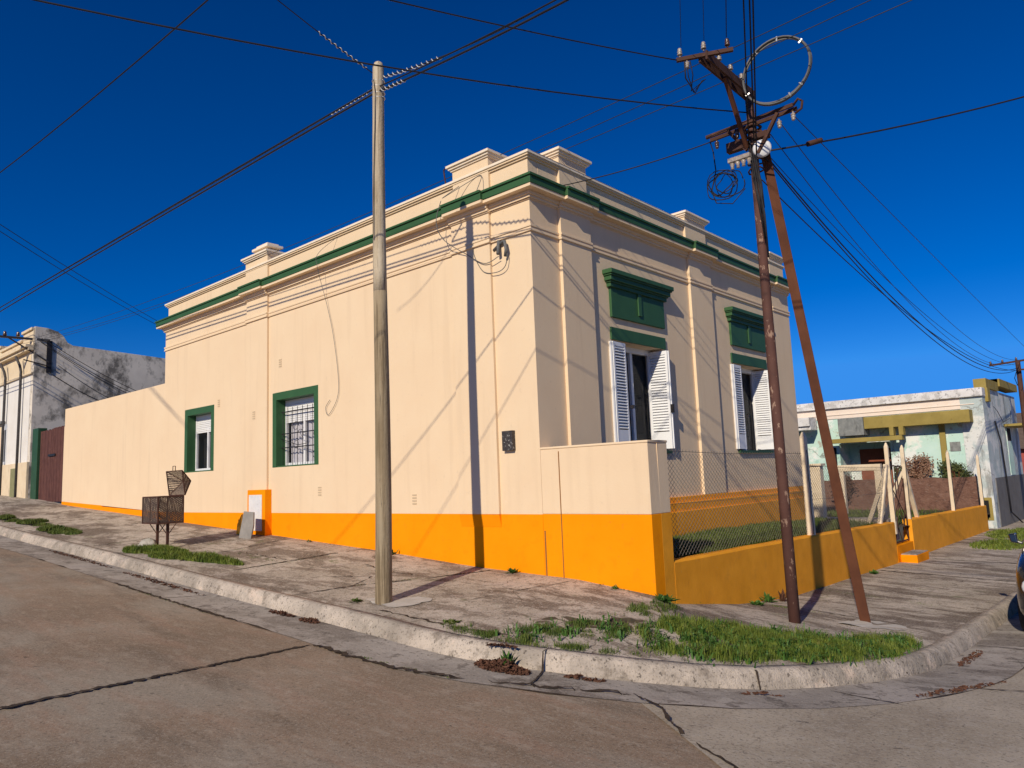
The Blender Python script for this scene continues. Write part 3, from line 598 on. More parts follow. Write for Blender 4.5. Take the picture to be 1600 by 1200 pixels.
gw = thing('garden_wall', 'low garden wall painted orange with a tall cream corner block', 'wall', (1.7, 6, -.3))
GX = 1.88
b = MB(); b.box(.001, GX, 0.0, .24, 1.045, 2.0); b.box(GX-.24, GX, .24, .50, 1.045, 2.0); b.build('corner_block', M_cream, gw, bevel=.008)
b = MB(); b.box(.001, GX+.01, -.012, .25, 2.0, 2.035); b.box(GX-.25, GX+.01, .25, .51, 2.0, 2.035); b.build('block_coping', M_cream_trim, gw, bevel=.012)
b = MB(); b.box(.001, GX, 0.0, .24, -.6, 1.044); b.build('corner_base', M_orange, gw, bevel=.006)
b = MB(); b.box(GX-.24, GX-.0, .241, .50, -.6, 1.044); b.build('corner_base_side', M_orange_dirty, gw)
LT = [(.5, .385), (5.4, .315), (10.65, .205)]; LT2 = [(12.25, .18), (21.5, .03)]
def lowrun(T, y0, y1):
    n = 40; s = MB(); vs = []
    for k in range(n+1):
        y = lerp(y0, y1, k/n); z = interp(T, y)+nzv(y, 0, 1.2, .012)
        for (x, zz) in ((GX, -1.4), (GX+.004*math.sin(y*2), z-.025), (GX-.02, z), (GX-.20, z), (GX-.22, z-.02), (GX-.22, -1.4)): vs.append((x, y, zz))
    m_ = 6
    s.mesh(vs, [(i*m_+k, i*m_+k+1, (i+1)*m_+k+1, (i+1)*m_+k) for i in range(n) for k in range(m_-1)])
    s.mesh(vs[:6], [(0, 1, 2, 3, 4, 5)]); s.mesh(vs[-6:], [(5, 4, 3, 2, 1, 0)])
    return s
lowrun(LT, .501, 10.72).build('low_wall', M_orange_dirty, gw); lowrun(LT2, 12.2, 21.5).build('low_wall', M_orange_dirty, gw)
b = MB(); b.box(.02, .045, -.0035, -.001, .12, .80); b.box(.345, .362, -.0035, -.001, .05, 1.96); b.build('wall_crack', mat('brown_crack', (0.30, .12, .03), (.2, .09, .03), 9, .9), gw)
st = thing('entrance_step', 'orange step with grey cement top in front of the garden gate', 'step', (GX+.2, 11.5, -.77))
q = MB(); q.box(GX+.0, GX+.36, 10.95, 12.0, -1.1, -.58); q.box(GX-.3, GX-.001, 10.75, 12.15, -1.1, -.36); q.build('riser', M_orange, st, bevel=.01)
q = MB(); q.box(GX+.01, GX+.35, 10.96, 11.99, -.579, -.56); q.build('tread', M_gutter, st, bevel=.004)
# garden floor
g = MB(); vs = []; NX, NY = 14, 44
for i in range(NX+1):
    for j in range(NY+1):
        x = lerp(-9, GX-.05, i/NX); y = lerp(.2, 22.4, j/NY)
        z = (.36 if y > 1.5 else lerp(-.05, .36, max(0, (y-.3)/1.2)))-max(0, y-6)*.032 - max(0, (x-.6))*.12+nzv(x, y, .9, .03)
        if x > 1.6: z = min(z, interp(LT if y < 11 else LT2, y)-.08)
        vs.append((x, y, z))
g.mesh(vs, [(i*(NY+1)+j, (i+1)*(NY+1)+j, (i+1)*(NY+1)+j+1, i*(NY+1)+j+1) for i in range(NX) for j in range(NY) if not (vs[(i+1)*(NY+1)+j+1][0] < -.1 and vs[i*(NY+1)+j][1] < YB-.6)], True)
struct(g.build('garden_soil', M_soil))
def gz(x, y):
    z = (.36 if y > 1.5 else lerp(-.05, .36, max(0, (y-.3)/1.2)))-max(0, y-6)*.032-max(0, (x-.6))*.12
    return z
gp = MB(); gp.box(-1.6, GX-.24, 11.1, 11.9, -.3, gz(.5, 11.5)+.05); struct(gp.build('garden_path', M_walk))

# ------------------------------------------------------------------ fence: concrete posts, mesh, gate
POSTS = [(5.62, 5.80, 2.26, .16, 'thick cream concrete fence post between the two rusty pole legs', 0),
         (10.86, 11.0, 2.10, .14, 'pointed cream gate post, the left of the pair at the garden gate', 1),
         (12.2, 12.34, 2.05, .14, 'pointed cream gate post, the right of the pair at the garden gate', 1),
         (17.0, 17.14, 1.93, .13, 'cream concrete fence post halfway between gate and far wall end', 0),
         (21.25, 21.38, 1.78, .13, 'cream concrete fence post at the far end of the orange wall', 0)]
for (y0, y1, zt, d, lab, brace) in POSTS:
    zb = interp(LT if y0 < 11.2 else LT2, y0)
    t = thing('fence_post', lab, 'fence post', (GX-.11, (y0+y1)/2, zb), 'cream concrete posts along the garden wall')
    d *= .78; ym = (y0+y1)/2; h = (y1-y0)/2*.78; y0, y1 = ym-h, ym+h; p = MB()
    p.hexa([(GX-.02-d, y0, zb-.3), (GX-.02, y0, zb-.3), (GX-.02, y1, zb-.3), (GX-.02-d, y1, zb-.3)], [(GX-.02-d*.9, ym-h*.85, zt-.10), (GX-.03, ym-h*.85, zt-.10), (GX-.03, ym+h*.85, zt-.10), (GX-.02-d*.9, ym+h*.85, zt-.10)])
    p.hexa([(GX-.02-d*.9, ym-h*.85, zt-.10), (GX-.03, ym-h*.85, zt-.10), (GX-.03, ym+h*.85, zt-.10), (GX-.02-d*.9, ym+h*.85, zt-.10)], [(GX-.02-d*.6, ym-h*.3, zt), (GX-.06, ym-h*.3, zt), (GX-.06, ym+h*.3, zt), (GX-.02-d*.6, ym+h*.3, zt)])
    p.build('shaft', M_post, t, bevel=.008)
    w_ = MB()
    for k in range(3): w_.tube([(GX-.01+.008*math.sin(a*1.3), y0-.006, lerp(zb+.02, zt-.35, a/12)) for a in range(13)], .007, 4)
    w_.build('tie_wire', M_iron, t)
    if brace:
        q = MB(); s_ = -1 if y0 < 11.5 else 1
        q.bar((GX-.12, ym+s_*1.0, zb-.15), (GX-.10, ym+s_*.08, zb+1.35), .09); q.build('brace', M_post, t)
        q = MB(); q.bar((GX-.75, ym-.05*s_, zb-.3), (GX-.13, ym, zb+1.2), .09); q.build('brace', M_post, t)
for x, ya, lab in ((-1.0, 10.9, 'slanting cream strut lying behind the left gate post'),):
    pass
def chain(y0, y1, zlo, zt0, zt1, label):
    t = thing('chain_link_fence', label, 'fence', (GX-.1, (y0+y1)/2, zlo(y0)), 'chain link fence panels on the orange wall')
    x = GX-.10; m = MB(); c = .098
    zt = lambda y: lerp(zt0, zt1, (y-y0)/(y1-y0))-.03*math.sin(math.pi*(y-y0)/(y1-y0))
    def seg(a, b):
        # clip a diagonal to the panel by stepping
        pts = []
        n = 60
        for k in range(n+1):
            y = lerp(a[0], b[0], k/n); z = lerp(a[1], b[1], k/n)
            if y0 <= y <= y1 and zlo(y) <= z <= zt(y): pts.append((x+.012*math.sin(y*1.7), y, z))
        if len(pts) >= 2: m.tube([pts[0], pts[-1]], .0028, 3, cap=False, smooth=False)
    H = 2.2; SL = 1.25; base = min(zlo(y0), zlo(y1))-.05; y = y0-H*1.3
    while y < y1+H:
        seg((y, base), (y+H*SL, base+H)); seg((y+H*SL, base), (y, base+H)); y += c
    m.build('mesh_panel', M_wiremesh, t)
    e = MB(); n = 16
    e.tube([(x, lerp(y0, y1, k/n), zt(lerp(y0, y1, k/n))) for k in range(n+1)], .004, 4)
    yy = y0
    while yy < y1:
        for s_ in (-1, 1): e.tube([(x, yy, zt(yy)-.01), (x, yy+s_*.012, zt(yy)+.03)], .0022, 3)
        yy += c
    e.tube([(x, lerp(y0, y1, k/n), (zt(lerp(y0, y1, k/n))+zlo(y0))/2) for k in range(n+1)], .003, 4)
    e.build('tension_wire', M_wiremesh, t)
fl = lambda y: interp(LT, y)+.01
chain(.52, 5.60, fl, 1.90, 1.85, 'chain link fence between cream corner block and first concrete post')
chain(5.82, 10.84, fl, 1.62, 1.5, 'chain link fence between thick concrete post and garden gate')
gt = thing('garden_gate', 'small rusty diamond-barred metal gate standing between the pointed posts', 'gate', (GX-.1, 11.6, -.3))
q = MB(); y0, y1, z0, z1 = 11.03, 12.17, -.32, 1.55; xg = GX-.10
for a, b in (((xg, y0, z0), (xg, y1, z0)), ((xg, y0, z0), (xg, y0, z1)), ((xg, y1, z0), (xg, y1, z1-.35)), ((xg, y0, z1), (xg, y1, z1-.06))): q.bar(a, b, .028)
q.build('gate_frame', M_rust, gt)
q = MB(); ym = (y0+y1)/2
for (a, b) in (((y0, z0), (ym+.1, .75)), ((y1, z0), (ym-.1, .75)), ((ym, z0), (y1, .6)), ((ym, z0), (y0, .6)), ((y0, .2), (y1, 1.1)), ((y1, .2), (y0, 1.1)), ((ym-.1, .75), (ym-.1, 1.5)), ((ym+.1, .75), (ym+.1, 1.5))):
    q.bar((xg, a[0], a[1]), (xg, b[0], b[1]), .016)
q.build('gate_bars', M_rust, gt)
# cream portal + pillar in the garden
t = thing('garden_portal', 'cream concrete doorway-like portal standing on the garden lawn', 'frame', (-.05, 14, 0))
q = MB(); q.box(-.42, -.24, 13.9, 14.05, -.2, 1.41); q.build('upright', M_post, t, bevel=.008)
q = MB(); q.box(.60, .78, 13.9, 14.05, -.2, 1.41); q.build('upright', M_post, t, bevel=.008)
q = MB(); q.box(-.42, .78, 13.89, 14.06, 1.41, 1.59); q.build('lintel', M_post, t, bevel=.008)
q = MB(); q.box(-.55, -.05, 11.55, 11.8, -.2, 1.60); q.box(-.6, .0, 11.5, 11.85, 1.6, 1.66)
tag(q.build('garden_pillar', M_post, None, bevel=.008), 'short cream pillar beside the far corner of the house', 'pillar')

# ------------------------------------------------------------------ gas cabinet, slab, litter basket
gc = thing('gas_cabinet', 'orange masonry meter cabinet with white door against the long wall', 'cabinet', (-8.0, -.12, .55))
b = MB(); zt = 1.55
b.box(-8.50, -7.74, -.16, -.001, .3, zt-.0); b.build('cabinet_body', M_orange, gc, bevel=.006)
b = MB(); b.box(-8.42, -7.86, -.172, -.161, .66, 1.44); b.build('cabinet_door', M_paper, gc, bevel=.003)
b = MB(); b.prism([(-8.02, -.62, .50), (-7.62, -.56, .50), (-7.56, -.53, .80), (-7.64, -.48, 1.08), (-8.02, -.50, 1.10)], (-.01, .035, .0))
tag(b.build('leaning_slab', M_grey_slab, None, bevel=.004), 'small grey slab standing before the orange meter cabinet', 'slab')
b = MB(); b.prism([(-8.62, -.36, .58), (-8.28, -.38, .57), (-8.28, -.34, 1.05), (-8.45, -.33, 1.02), (-8.62, -.34, .8)], (0, .2, 0))
tag(b.build('orange_block', M_orange_dirty, None, bevel=.006), 'low dull orange block behind the grey slab', 'block')

BX, BY, BZ = -8.30, -2.1, .97
bk = thing('litter_basket', 'rusty perforated litter basket on two legs with its lid open', 'litter basket', (BX, BY, .45))
def perforated():
    m = bpy.data.materials.new('perforated_rusty_sheet'); m.use_nodes = True; nt = m.node_tree; L = nt.links; bs = nt.nodes['Principled BSDF']
    bs.inputs['Base Color'].default_value = (.075, .05, .038, 1); bs.inputs['Roughness'].default_value = .8
    g_ = _n(nt, 'ShaderNodeNewGeometry'); mp = _n(nt, 'ShaderNodeMapping'); mp.inputs['Rotation'].default_value = (R(35), R(30), R(45)); L.new(g_.outputs['Position'], mp.inputs['Vector'])
    v = _n(nt, 'ShaderNodeTexVoronoi', Scale=38.0); v.inputs['Randomness'].default_value = 0.05; L.new(mp.outputs[0], v.inputs['Vector'])
    mr = _n(nt, 'ShaderNodeMath', operation='GREATER_THAN'); mr.inputs[1].default_value = .37; L.new(v.outputs['Distance'], mr.inputs[0])
    L.new(mr.outputs[0], bs.inputs['Alpha']); return m
M_perf = perforated()
L2, W2_, H2 = .37, .25, .52
b = MB(); x0, x1, y0, y1, z0, z1 = BX-L2, BX+L2, BY-W2_, BY+W2_, BZ, BZ+H2
for q in (((x0, y0), (x1, y0)), ((x1, y0), (x1, y1)), ((x1, y1), (x0, y1)), ((x0, y1), (x0, y0))):
    b.face([(*q[0], z0), (*q[1], z0), (*q[1], z1), (*q[0], z1)])
b.face([(x0, y0, z0), (x1, y0, z0), (x1, y1, z0), (x0, y1, z0)]); b.build('basket_sheet', M_perf, bk)
b = MB()
for (x, y) in ((x0, y0), (x1, y0), (x1, y1), (x0, y1)): b.bar((x, y, z0), (x, y, z1), .022)
for z in (z0, z1):
    for q in (((x0, y0), (x1, y0)), ((x1, y0), (x1, y1)), ((x1, y1), (x0, y1)), ((x0, y1), (x0, y0))): b.bar((*q[0], z), (*q[1], z), .026)
b.bar((BX, y0, z0), (BX, y0, z1), .012); b.build('basket_frame', M_rust, bk)
for s_ in (-1, 1):
    b = MB(); b.bar((BX+s_*.24, BY, .38), (BX+s_*.24, BY, z0), .045); b.build('leg', M_rust, bk)
    b = MB(); b.bar((BX+s_*.24, BY, z0-.25), (BX+s_*.24-.18, BY-.1, z0), .012); b.bar((BX+s_*.24, BY, z0-.25), (BX+s_*.24+.18, BY+.1, z0), .012); b.build('brace', M_rust, bk)
# lid: hipped sheet lid hinged at the back edge, thrown open
def lidp(u, v, h):   # u along the long edge, v from hinge to lip, h roof height
    a = R(82); c = Vector((BX+u, y1+.03, z1+.02)); return c+Vector((0, -math.cos(a)*v+math.sin(a)*h, math.sin(a)*v+math.cos(a)*h))
A = [lidp(-L2, 0, 0), lidp(L2, 0, 0), lidp(L2, .50, 0), lidp(-L2, .50, 0), lidp(-L2+.2, .25, .24), lidp(L2-.2, .25, .24)]
b = MB(); b.mesh(A, [(0, 1, 5, 4), (1, 2, 5), (2, 3, 4, 5), (3, 0, 4)]); b.build('lid', M_perf, bk)
b = MB()
for i, j in ((0, 1), (1, 2), (2, 3), (3, 0), (0, 4), (1, 5), (2, 5), (3, 4), (4, 5)): b.bar(A[i], A[j], .018)
hp = lidp(0, .5, 0); b.tube([hp+Vector((-.06, 0, 0)), hp+Vector((-.06, 0, .1)), hp+Vector((.06, 0, .1)), hp+Vector((.06, 0, 0))], .008, 5)
for u in (-.26, 0, .26): b.bar((BX+u, y1, z1), lidp(u, 0, 0), .02)
b.build('lid_frame', M_rust, bk)
# stone under the basket
def rock(name, c, r, m, label, cat, sz=(1, 1, .7)):
    bm = bmesh.new(); bmesh.ops.create_icosphere(bm, subdivisions=3, radius=r)
    for v in bm.verts:
        d = 1+.22*mnoise.noise(v.co*3/r*.5+Vector((c[0], 0, 0)))+.05*mnoise.noise(v.co*9/r*.5); v.co = Vector((v.co.x*sz[0], v.co.y*sz[1], v.co.z*sz[2]))*d
    me = bpy.data.meshes.new(name); bm.to_mesh(me); bm.free(); me.materials.append(m)
    for p in me.polygons: p.use_smooth = True
    o = bpy.data.objects.new(name, me); o.location = c; COL.objects.link(o); return tag(o, label, cat)
rock('stone', (-8.62, -2.25, .50), .20, M_stone, 'pale rounded lump of concrete at the foot of the litter basket', 'stone', (1.05, .9, .8))

# ------------------------------------------------------------------ wooden pole
wp = thing('wooden_pole', 'weathered pale wooden utility pole standing on the sidewalk', 'utility pole', (-.70, -2.45, .08))
b = MB(); n = 26; pts = []; rs = []
for k in range(n+1):
    t_ = k/n; z = lerp(-.2, 7.4, t_); pts.append((-.70+.085*t_+.012*math.sin(t_*7), -2.45+.01*math.sin(t_*5), z)); rs.append(lerp(.112, .078, t_))
pts += [(-.615, -2.45, 7.47), (-.615, -2.45, 7.50)]; rs += [.062, .03]
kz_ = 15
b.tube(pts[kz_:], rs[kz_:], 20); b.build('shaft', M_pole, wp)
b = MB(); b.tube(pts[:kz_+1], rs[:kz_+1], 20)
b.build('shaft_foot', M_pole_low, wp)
b = MB()
for z in (6.95, 7.02, 7.12, 7.2):
    b.tube([(-.62+.086*math.cos(a/12*2*math.pi), -2.45+.086*math.sin(a/12*2*math.pi), z+.01*math.sin(a)) for a in range(13)], .008, 5)
b.build('wire_band', M_grip, wp)
def helix(name, A_, B_, r, turns, rt, m, par):
    A_ = Vector(A_); B_ = Vector(B_); t = (B_-A_); L_ = t.length; t.normalize(); a = t.orthogonal().normalized(); c = t.cross(a); p = []
    n = int(turns*10)
    for k in range(n+1):
        w_ = k/n; ang = 2*math.pi*turns*w_; p.append(A_+t*L_*w_+(a*math.cos(ang)+c*math.sin(ang))*r)
    g = MB(); g.tube(p, rt, 4); return g.build(name, m, par)
b = MB(); b.tube([(-.61, -2.54, 7.2), (-.57, -2.55, 7.0), (-.59, -2.55, 6.5), (-.62, -2.56, 5.8), (-.64, -2.57, 4.9)], .006, 4); b.build('earth_wire', M_cable, wp)

# ------------------------------------------------------------------ rusty twin-leg pole
PX, PY, PZ = 3.10, 1.43, -.56
rpole = thing('steel_pole', 'rusty steel utility pole braced by a slanting channel leg', 'utility pole', (PX, PY, PZ))
b = MB(); b.tube([(PX, PY, PZ-.2), (PX-.01, PY, 2.0), (PX-.02, PY, 4.6), (PX-.03, PY, 7.1)], [.076, .072, .065, .057], 16); b.build('shaft', M_rust_flaked, rpole)
b = MB(); a_ = Vector((3.6, 2.72, -.75)); c_ = Vector((PX+.07, PY+.1, 6.35)); t_ = (c_-a_).normalized(); s_ = t_.cross(Vector((0, 1, 0))).normalized()
for o_, w1, w2 in ((-.034, .012, .075), (.034, .012, .075)): b.bar(a_+s_*o_, c_+s_*o_*.9, w1, w2)
b.bar(a_+Vector((.0, .036, 0)), c_+Vector((0, .036, 0)), .056, .012); b.build('slanting_leg', M_rust_brown, rpole)
# top arm towards the street corner with a crossarm at its end
b = MB()
for s_ in (-.05, .05): b.bar((PX-.02+s_, PY+.05, 7.0), (PX+s_, -.02, 7.0), .03, .12)
b.build('top_arm', M_rust, rpole)
b = MB(); b.bar((PX+.0, .60, 6.95), (PX-.08, PY-.1, 6.2), .05, .08); b.build('arm_brace', M_rust_brown, rpole)
b = MB(); b.bar((2.80, -.18, 7.0), (3.44, .16, 7.02), .045, .05); b.build('end_crossarm', M_rust, rpole)
b = MB()
for s_ in (-.07, .07): b.bar((2.40, PY-.02+s_, 6.56), (3.72, PY-.02+s_, 6.58), .035, .05)
b.bar((2.75, PY-.1, 6.54), (PX-.08, PY-.1, 6.15), .045); b.bar((3.50, PY-.1, 6.54), (PX+.08, PY-.1, 6.05), .045)
b.build('lower_crossarm', M_rust, rpole)
b = MB()
for k, z in enumerate((6.5, 6.42, 6.33, 6.24, 6.12, 5.98, 5.86)):
    b.tube([(PX-.02+.11*math.cos(a/10*2*math.pi), PY+.03+.12*math.sin(a/10*2*math.pi), z+.02*math.sin(a+k)) for a in range(11)], .018 if k < 5 else .012, 6)
b.box(PX-.38, PX-.1, PY-.13, PY-.03, 6.20, 6.34); b.box(PX+.05, PX+.22, PY-.1, PY+.04, 6.28, 6.36); b.build('clamps', M_rust, rpole)
b = MB(); b.box(PX-.35, PX-.02, PY-.18, PY-.09, 6.02, 6.08)
for k in range(4): b.lathe((PX-.30+k*.085, PY-.14, 6.01), [(0, 0), (.03, 0), (.035, -.03), (.02, -.06), (.028, -.09), (0, -.1)], 8)
b.build('terminal_row', M_porcw, rpole)
b = MB(); b.lathe((3.22, 1.38, 6.12), [(0, 0), (.125, 0), (.13, .02), (.11, .05), (0, .055)], 24, (.35, -.92, -.1)); b.build('white_cover', M_plastic_w, rpole)
def insul(c, up=1, m=M_porc, s=.72, name='insulator'):
    g = MB(); g.tube([c, (c[0], c[1], c[2]+.07*up*s)], .012, 6)
    g.lathe((c[0], c[1], c[2]+.05*up*s), [(0, 0), (.045*s, 0), (.05*s, .02*s*up), (.03*s, .035*s*up), (.044*s, .05*s*up), (.046*s, .07*s*up), (.026*s, .085*s*up), (.04*s, .10*s*up), (.03*s, .13*s*up), (0, .14*s*up)], 12)
    return g.build(name, m, rpole)
for c, u, m_ in (((2.84, -.15, 7.03), 1, M_porcw), ((3.10, .02, 7.08), 1, M_porcw), ((3.38, .13, 7.05), 1, M_porc), ((2.92, -.12, 6.97), -.8, M_porcw),
                 ((PX+.04, .38, 7.06), .8, M_porcw), ((PX+.04, .72, 7.06), .8, M_porcw), ((PX+.04, 1.06, 7.06), .8, M_porcw),
                 ((3.70, PY-.06, 6.50), -1, M_porcw), ((3.50, PY-.06, 6.46), -1, M_porcw), ((2.55, PY-.06, 6.48), -1, M_porc), ((2.90, PY-.12, 6.5), -1, M_porc)):
    insul(c, u, m_)
b = MB(); b.tube([(3.70, PY-.03, 6.60), (3.78, PY-.05, 6.66), (3.84, PY-.06, 6.60), (3.82, PY-.06, 6.50), (3.72, PY-.06, 6.46)], .018, 6); b.build('hook', M_rust, rpole)
b = MB(); rnd = random.Random(3)
for k in range(6):
    cx, cz, rr_ = PX-.42+rnd.uniform(-.09, .09), 5.72+rnd.uniform(-.05, .05), rnd.uniform(.14, .27)
    b.tube([(cx+rr_*math.cos(a/20*2*math.pi), PY-.15+.05*math.sin(a*.9+k), cz+rr_*math.sin(a/20*2*math.pi)*(.9)) for a in range(21)], .008, 4)
b.tube([(2.42, PY, 6.5), (2.50, PY-.1, 6.3), (2.52, PY-.1, 6.0), (2.44, PY-.12, 5.7), (2.5, PY-.12, 5.5), (2.75, PY-.12, 5.42), (2.95, PY-.1, 5.6)], .009, 4)
b.build('spare_loops', M_cable, rpole)
b = MB()
for k in range(9):
    o = rnd.uniform(-.06, .06); z0_ = rnd.uniform(5.7, 6.3); z1_ = rnd.uniform(4.4, 5.3)
    b.tube([(PX+o, PY-.1, z0_), (PX+o+.05, PY-.09, (z0_+z1_)/2), (PX+.08+o*.4, PY-.09, z1_)], .012, 4)
b.build('down_leads', M_cable, rpole); b = MB()
for k in range(5):
    o = rnd.uniform(-.05, .05); b.tube([(2.92+o, -.15+o, 6.95), (2.9+o*2, -.1, 6.75), (2.88-o, .1, 6.62+o), (2.97+o, .2, 6.8)], .007, 4)
b.build('arm_leads', M_cable, rpole)
# coil of spare cable hung on the span
cc = Vector((3.60, 1.15, 7.06)); axu = Vector((.86, .35, .36)).normalized(); axv = Vector((-.1, -.25, .96)).normalized()
t = thing('cable_coil', 'large grey coil of spare cable hanging beside the rusty pole top', 'cable coil', tuple(cc))
b = MB()
for k in range(5):
    ru = .46+rnd.uniform(-.02, .02); rv = .40+rnd.uniform(-.02, .02)
    b.tube([cc+axu*ru*math.cos(a/40*2*math.pi)+axv*rv*math.sin(a/40*2*math.pi)+Vector((0, .012*k, 0)) for a in range(41)], .0125, 6)
b.build('turns', M_cable_grey, t)
for a in (.5, 1.3, 2.0, 3.4, 4.9, 5.3):
    b = MB(); p = cc+axu*.46*math.cos(a)+axv*.40*math.sin(a); d = (axu*math.cos(a)+axv*math.sin(a)); b.bar(p-d*.03, p+d*.03, .018); b.build('tie', M_grip, t)

# ------------------------------------------------------------------ wires
WIRES = [
 ('dark cable rising across the sky at upper left, clear of both poles', (-17.73, -3.95, 10.0), (-2.52, -3.07, 10.0), 0.15, -1, 2, 0.014, M_cable),
 ('topmost cable of the run going left from the wooden pole', (-35.7, -2.4, 7.9), (-0.72, -2.36, 7.22), 0.03, 0, 1, 0.009, M_cable),
 ('thicker, lower of the paired cables going left from the wooden pole', (-34.87, -2.5, 7.38), (-0.7, -2.48, 7.05), -0.09, 0, 1, 0.016, M_cable),
 ('thinner, upper of the paired cables going left from the wooden pole', (-34.94, -2.5, 7.59), (-0.7, -2.48, 7.12), -0.07, 0, 1, 0.013, M_cable),
 ('thicker, lower of the paired cables rising right from the wooden pole', (-0.7, -2.48, 7.05), (3.76, -2.6, 6.64), 0.05, 0, 3, 0.014, M_cable),
 ('thinner, upper of the paired cables rising right from the wooden pole', (-0.7, -2.48, 7.12), (3.76, -2.6, 6.71), 0.05, 0, 3, 0.010, M_cable),
 ('cable with pale spiral grip rising right from the wooden pole', (-0.66, -2.4, 7.3), (3.65, -2.4, 6.97), 0.17, 0, 3, 0.009, M_cable),
 ('long cable crossing in front of the wooden pole top to the rusty pole', (-.68, -6.65, 6.45), (3.02, 1.4, 6.75), 0.15, -1.5, 1, 0.010, M_cable),
 ('cable from the wooden pole top towards the top edge, with a spiral grip', (-0.83, -4.37, 8.0), (-0.76, -2.45, 7.4), 0.02, -2, 1, 0.007, M_cable),
 ('cable slanting down to the leftmost insulator of the rusty pole', (1.65, -4.06, 6.55), (2.83, -0.14, 7.0), 0.03, -2, 1, 0.008, M_cable),
 ('upper of two cables crossing the left sky, vanishing behind the cornice end', (-19.0, -4.65, 11.0), (-34.5, 8.42, 11.0), 0.12, -.8, 1.5, 0.013, M_cable),
 ('lower of two cables crossing the left sky, vanishing behind the cornice end', (-19.6, -4.55, 11.0), (-35.0, 8.34, 11.0), 0.16, -.8, 1.5, 0.013, M_cable),
 ('service cable from the rusty pole to the house corner cornice', (2.45, 1.4, 6.5), (0.05, 0.82, 6.38), 0.05, 0, 1, 0.009, M_cable),
 ('thick dark cable leaving the rusty pole towards the right edge', (3.22, 1.45, 6.1), (6.72, 6.07, 7.6), 0.09, 0, 3, 0.014, M_cable),
 ('rightmost, straightest thin wire from the rusty pole to the far pole', (3.7, 1.4, 6.45), (3.3, 26.0, 5.4), 0.02, 0, 1, 0.006, M_bare),
 ('thin wire second from the right between rusty pole and far pole', (3.5, 1.4, 6.42), (2.9, 26.0, 5.4), 1.0, 0, 1, 0.006, M_bare),
 ('thick sagging cable, upper of the bundle to the far pole', (3.2, 1.45, 6.1), (2.7, 26.0, 5.1), 1.1, 0, 1, 0.012, M_cable),
 ('thick sagging cable, lower of the bundle to the far pole', (3.22, 1.45, 6.02), (2.7, 26.0, 5.05), 1.19, 0, 1, 0.010, M_cable),
 ('thin wire third from the right between rusty pole and far pole', (3.35, 1.4, 6.3), (2.8, 26.0, 5.35), 1.25, 0, 1, 0.006, M_bare),
 ('thin sagging cable above the thick bundle to the far pole', (3.2, 1.45, 6.15), (2.75, 26.0, 5.2), .82, 0, 1, 0.006, M_cable),
 ('lowest sagging cable leaving the rusty pole below the white cover', (3.15, 1.45, 5.7), (2.7, 26.0, 5.0), .75, 0, 1, 0.009, M_cable),
 ('bare street wire nearest the end crossarm, passing over the parapet', (3.1, 0.35, 7.15), (-26.0, -0.55, 7.5), 0.4, -0.6, 1, 0.006, M_bare),
 ('middle one of three bare street wires passing over the parapet', (3.1, 0.7, 7.15), (-26.0, -0.3, 7.5), 0.45, -0.6, 1, 0.006, M_bare),
 ('bare street wire nearest the rusty pole, passing over the parapet', (3.1, 1.05, 7.15), (-26.0, -0.05, 7.5), 0.38, -0.6, 1, 0.006, M_bare),
 ('thin wire rising to the top edge from the left porcelain insulator', (2.85, -0.12, 7.2), (4.54, -3.1, 8.2), 0.02, 0, 5, 0.004, M_bare),
 ('thin wire rising to the top edge from the middle porcelain insulator', (3.1, 0.05, 7.25), (4.69, -2.96, 8.2), 0.02, 0, 5, 0.004, M_bare),
 ('wire rising to the top edge from the dark right insulator', (3.38, 0.12, 7.2), (4.86, -2.79, 8.2), 0.02, 0, 5, 0.006, M_cable),
 ('left one of three thick cables rising steeply before the rusty pole', (3.02, 1.4, 6.2), (4.93, -2.72, 8.2), 0.02, 0, 5, 0.010, M_cable),
 ('middle one of three thick cables rising steeply before the rusty pole', (3.1, 1.4, 6.2), (4.98, -2.68, 8.2), 0.02, 0, 5, 0.011, M_cable),
 ('right one of three thick cables rising steeply before the rusty pole', (3.12, 1.4, 6.0), (5.02, -2.65, 8.2), 0.03, 0, 5, 0.011, M_cable),
]
wobj = []
def span(A_, B_, sag, t):
    A_ = Vector(A_); B_ = Vector(B_); p = A_+(B_-A_)*t; p.z -= 4*sag*t*(1-t); return p
for lab, A_, B_, sag, t0, t1, r, m in WIRES:
    n = 28; pts = [span(A_, B_, sag, lerp(t0, t1, k/n)) for k in range(n+1)]
    b = MB(); b.tube(pts, r, 5); o = b.build('overhead_cable', m, None, origin=pts[0]); tag(o, lab, 'cable', 'cables strung from the two poles'); wobj.append(o)
def grip(i, ta, tb, turns, r=.022):
    lab, A_, B_, sag, t0, t1, rr_, m = WIRES[i]; n = int(turns*10); pts = []
    for k in range(n+1):
        t = lerp(ta, tb, k/n); p = span(A_, B_, sag, t); d = (Vector(B_)-Vector(A_)).normalized(); a = d.orthogonal().normalized(); c = d.cross(a); an = 2*math.pi*turns*k/n
        pts.append(p+(a*math.cos(an)+c*math.sin(an))*r)
    g = MB(); g.tube(pts, .0075, 4); g.build('spiral_grip', M_grip, wobj[i])
grip(6, .02, .30, 12); grip(4, .02, .16, 7); grip(1, .965, .998, 12, .015); grip(8, .55, .95, 9, .014)
g = MB(); p = span(*WIRES[13][1:4], .14)
g.tube([p-Vector((.07, .09, .02)), p+Vector((.07, .09, .05))], .04, 8); g.build('cable_clamp', M_rust, wobj[13])
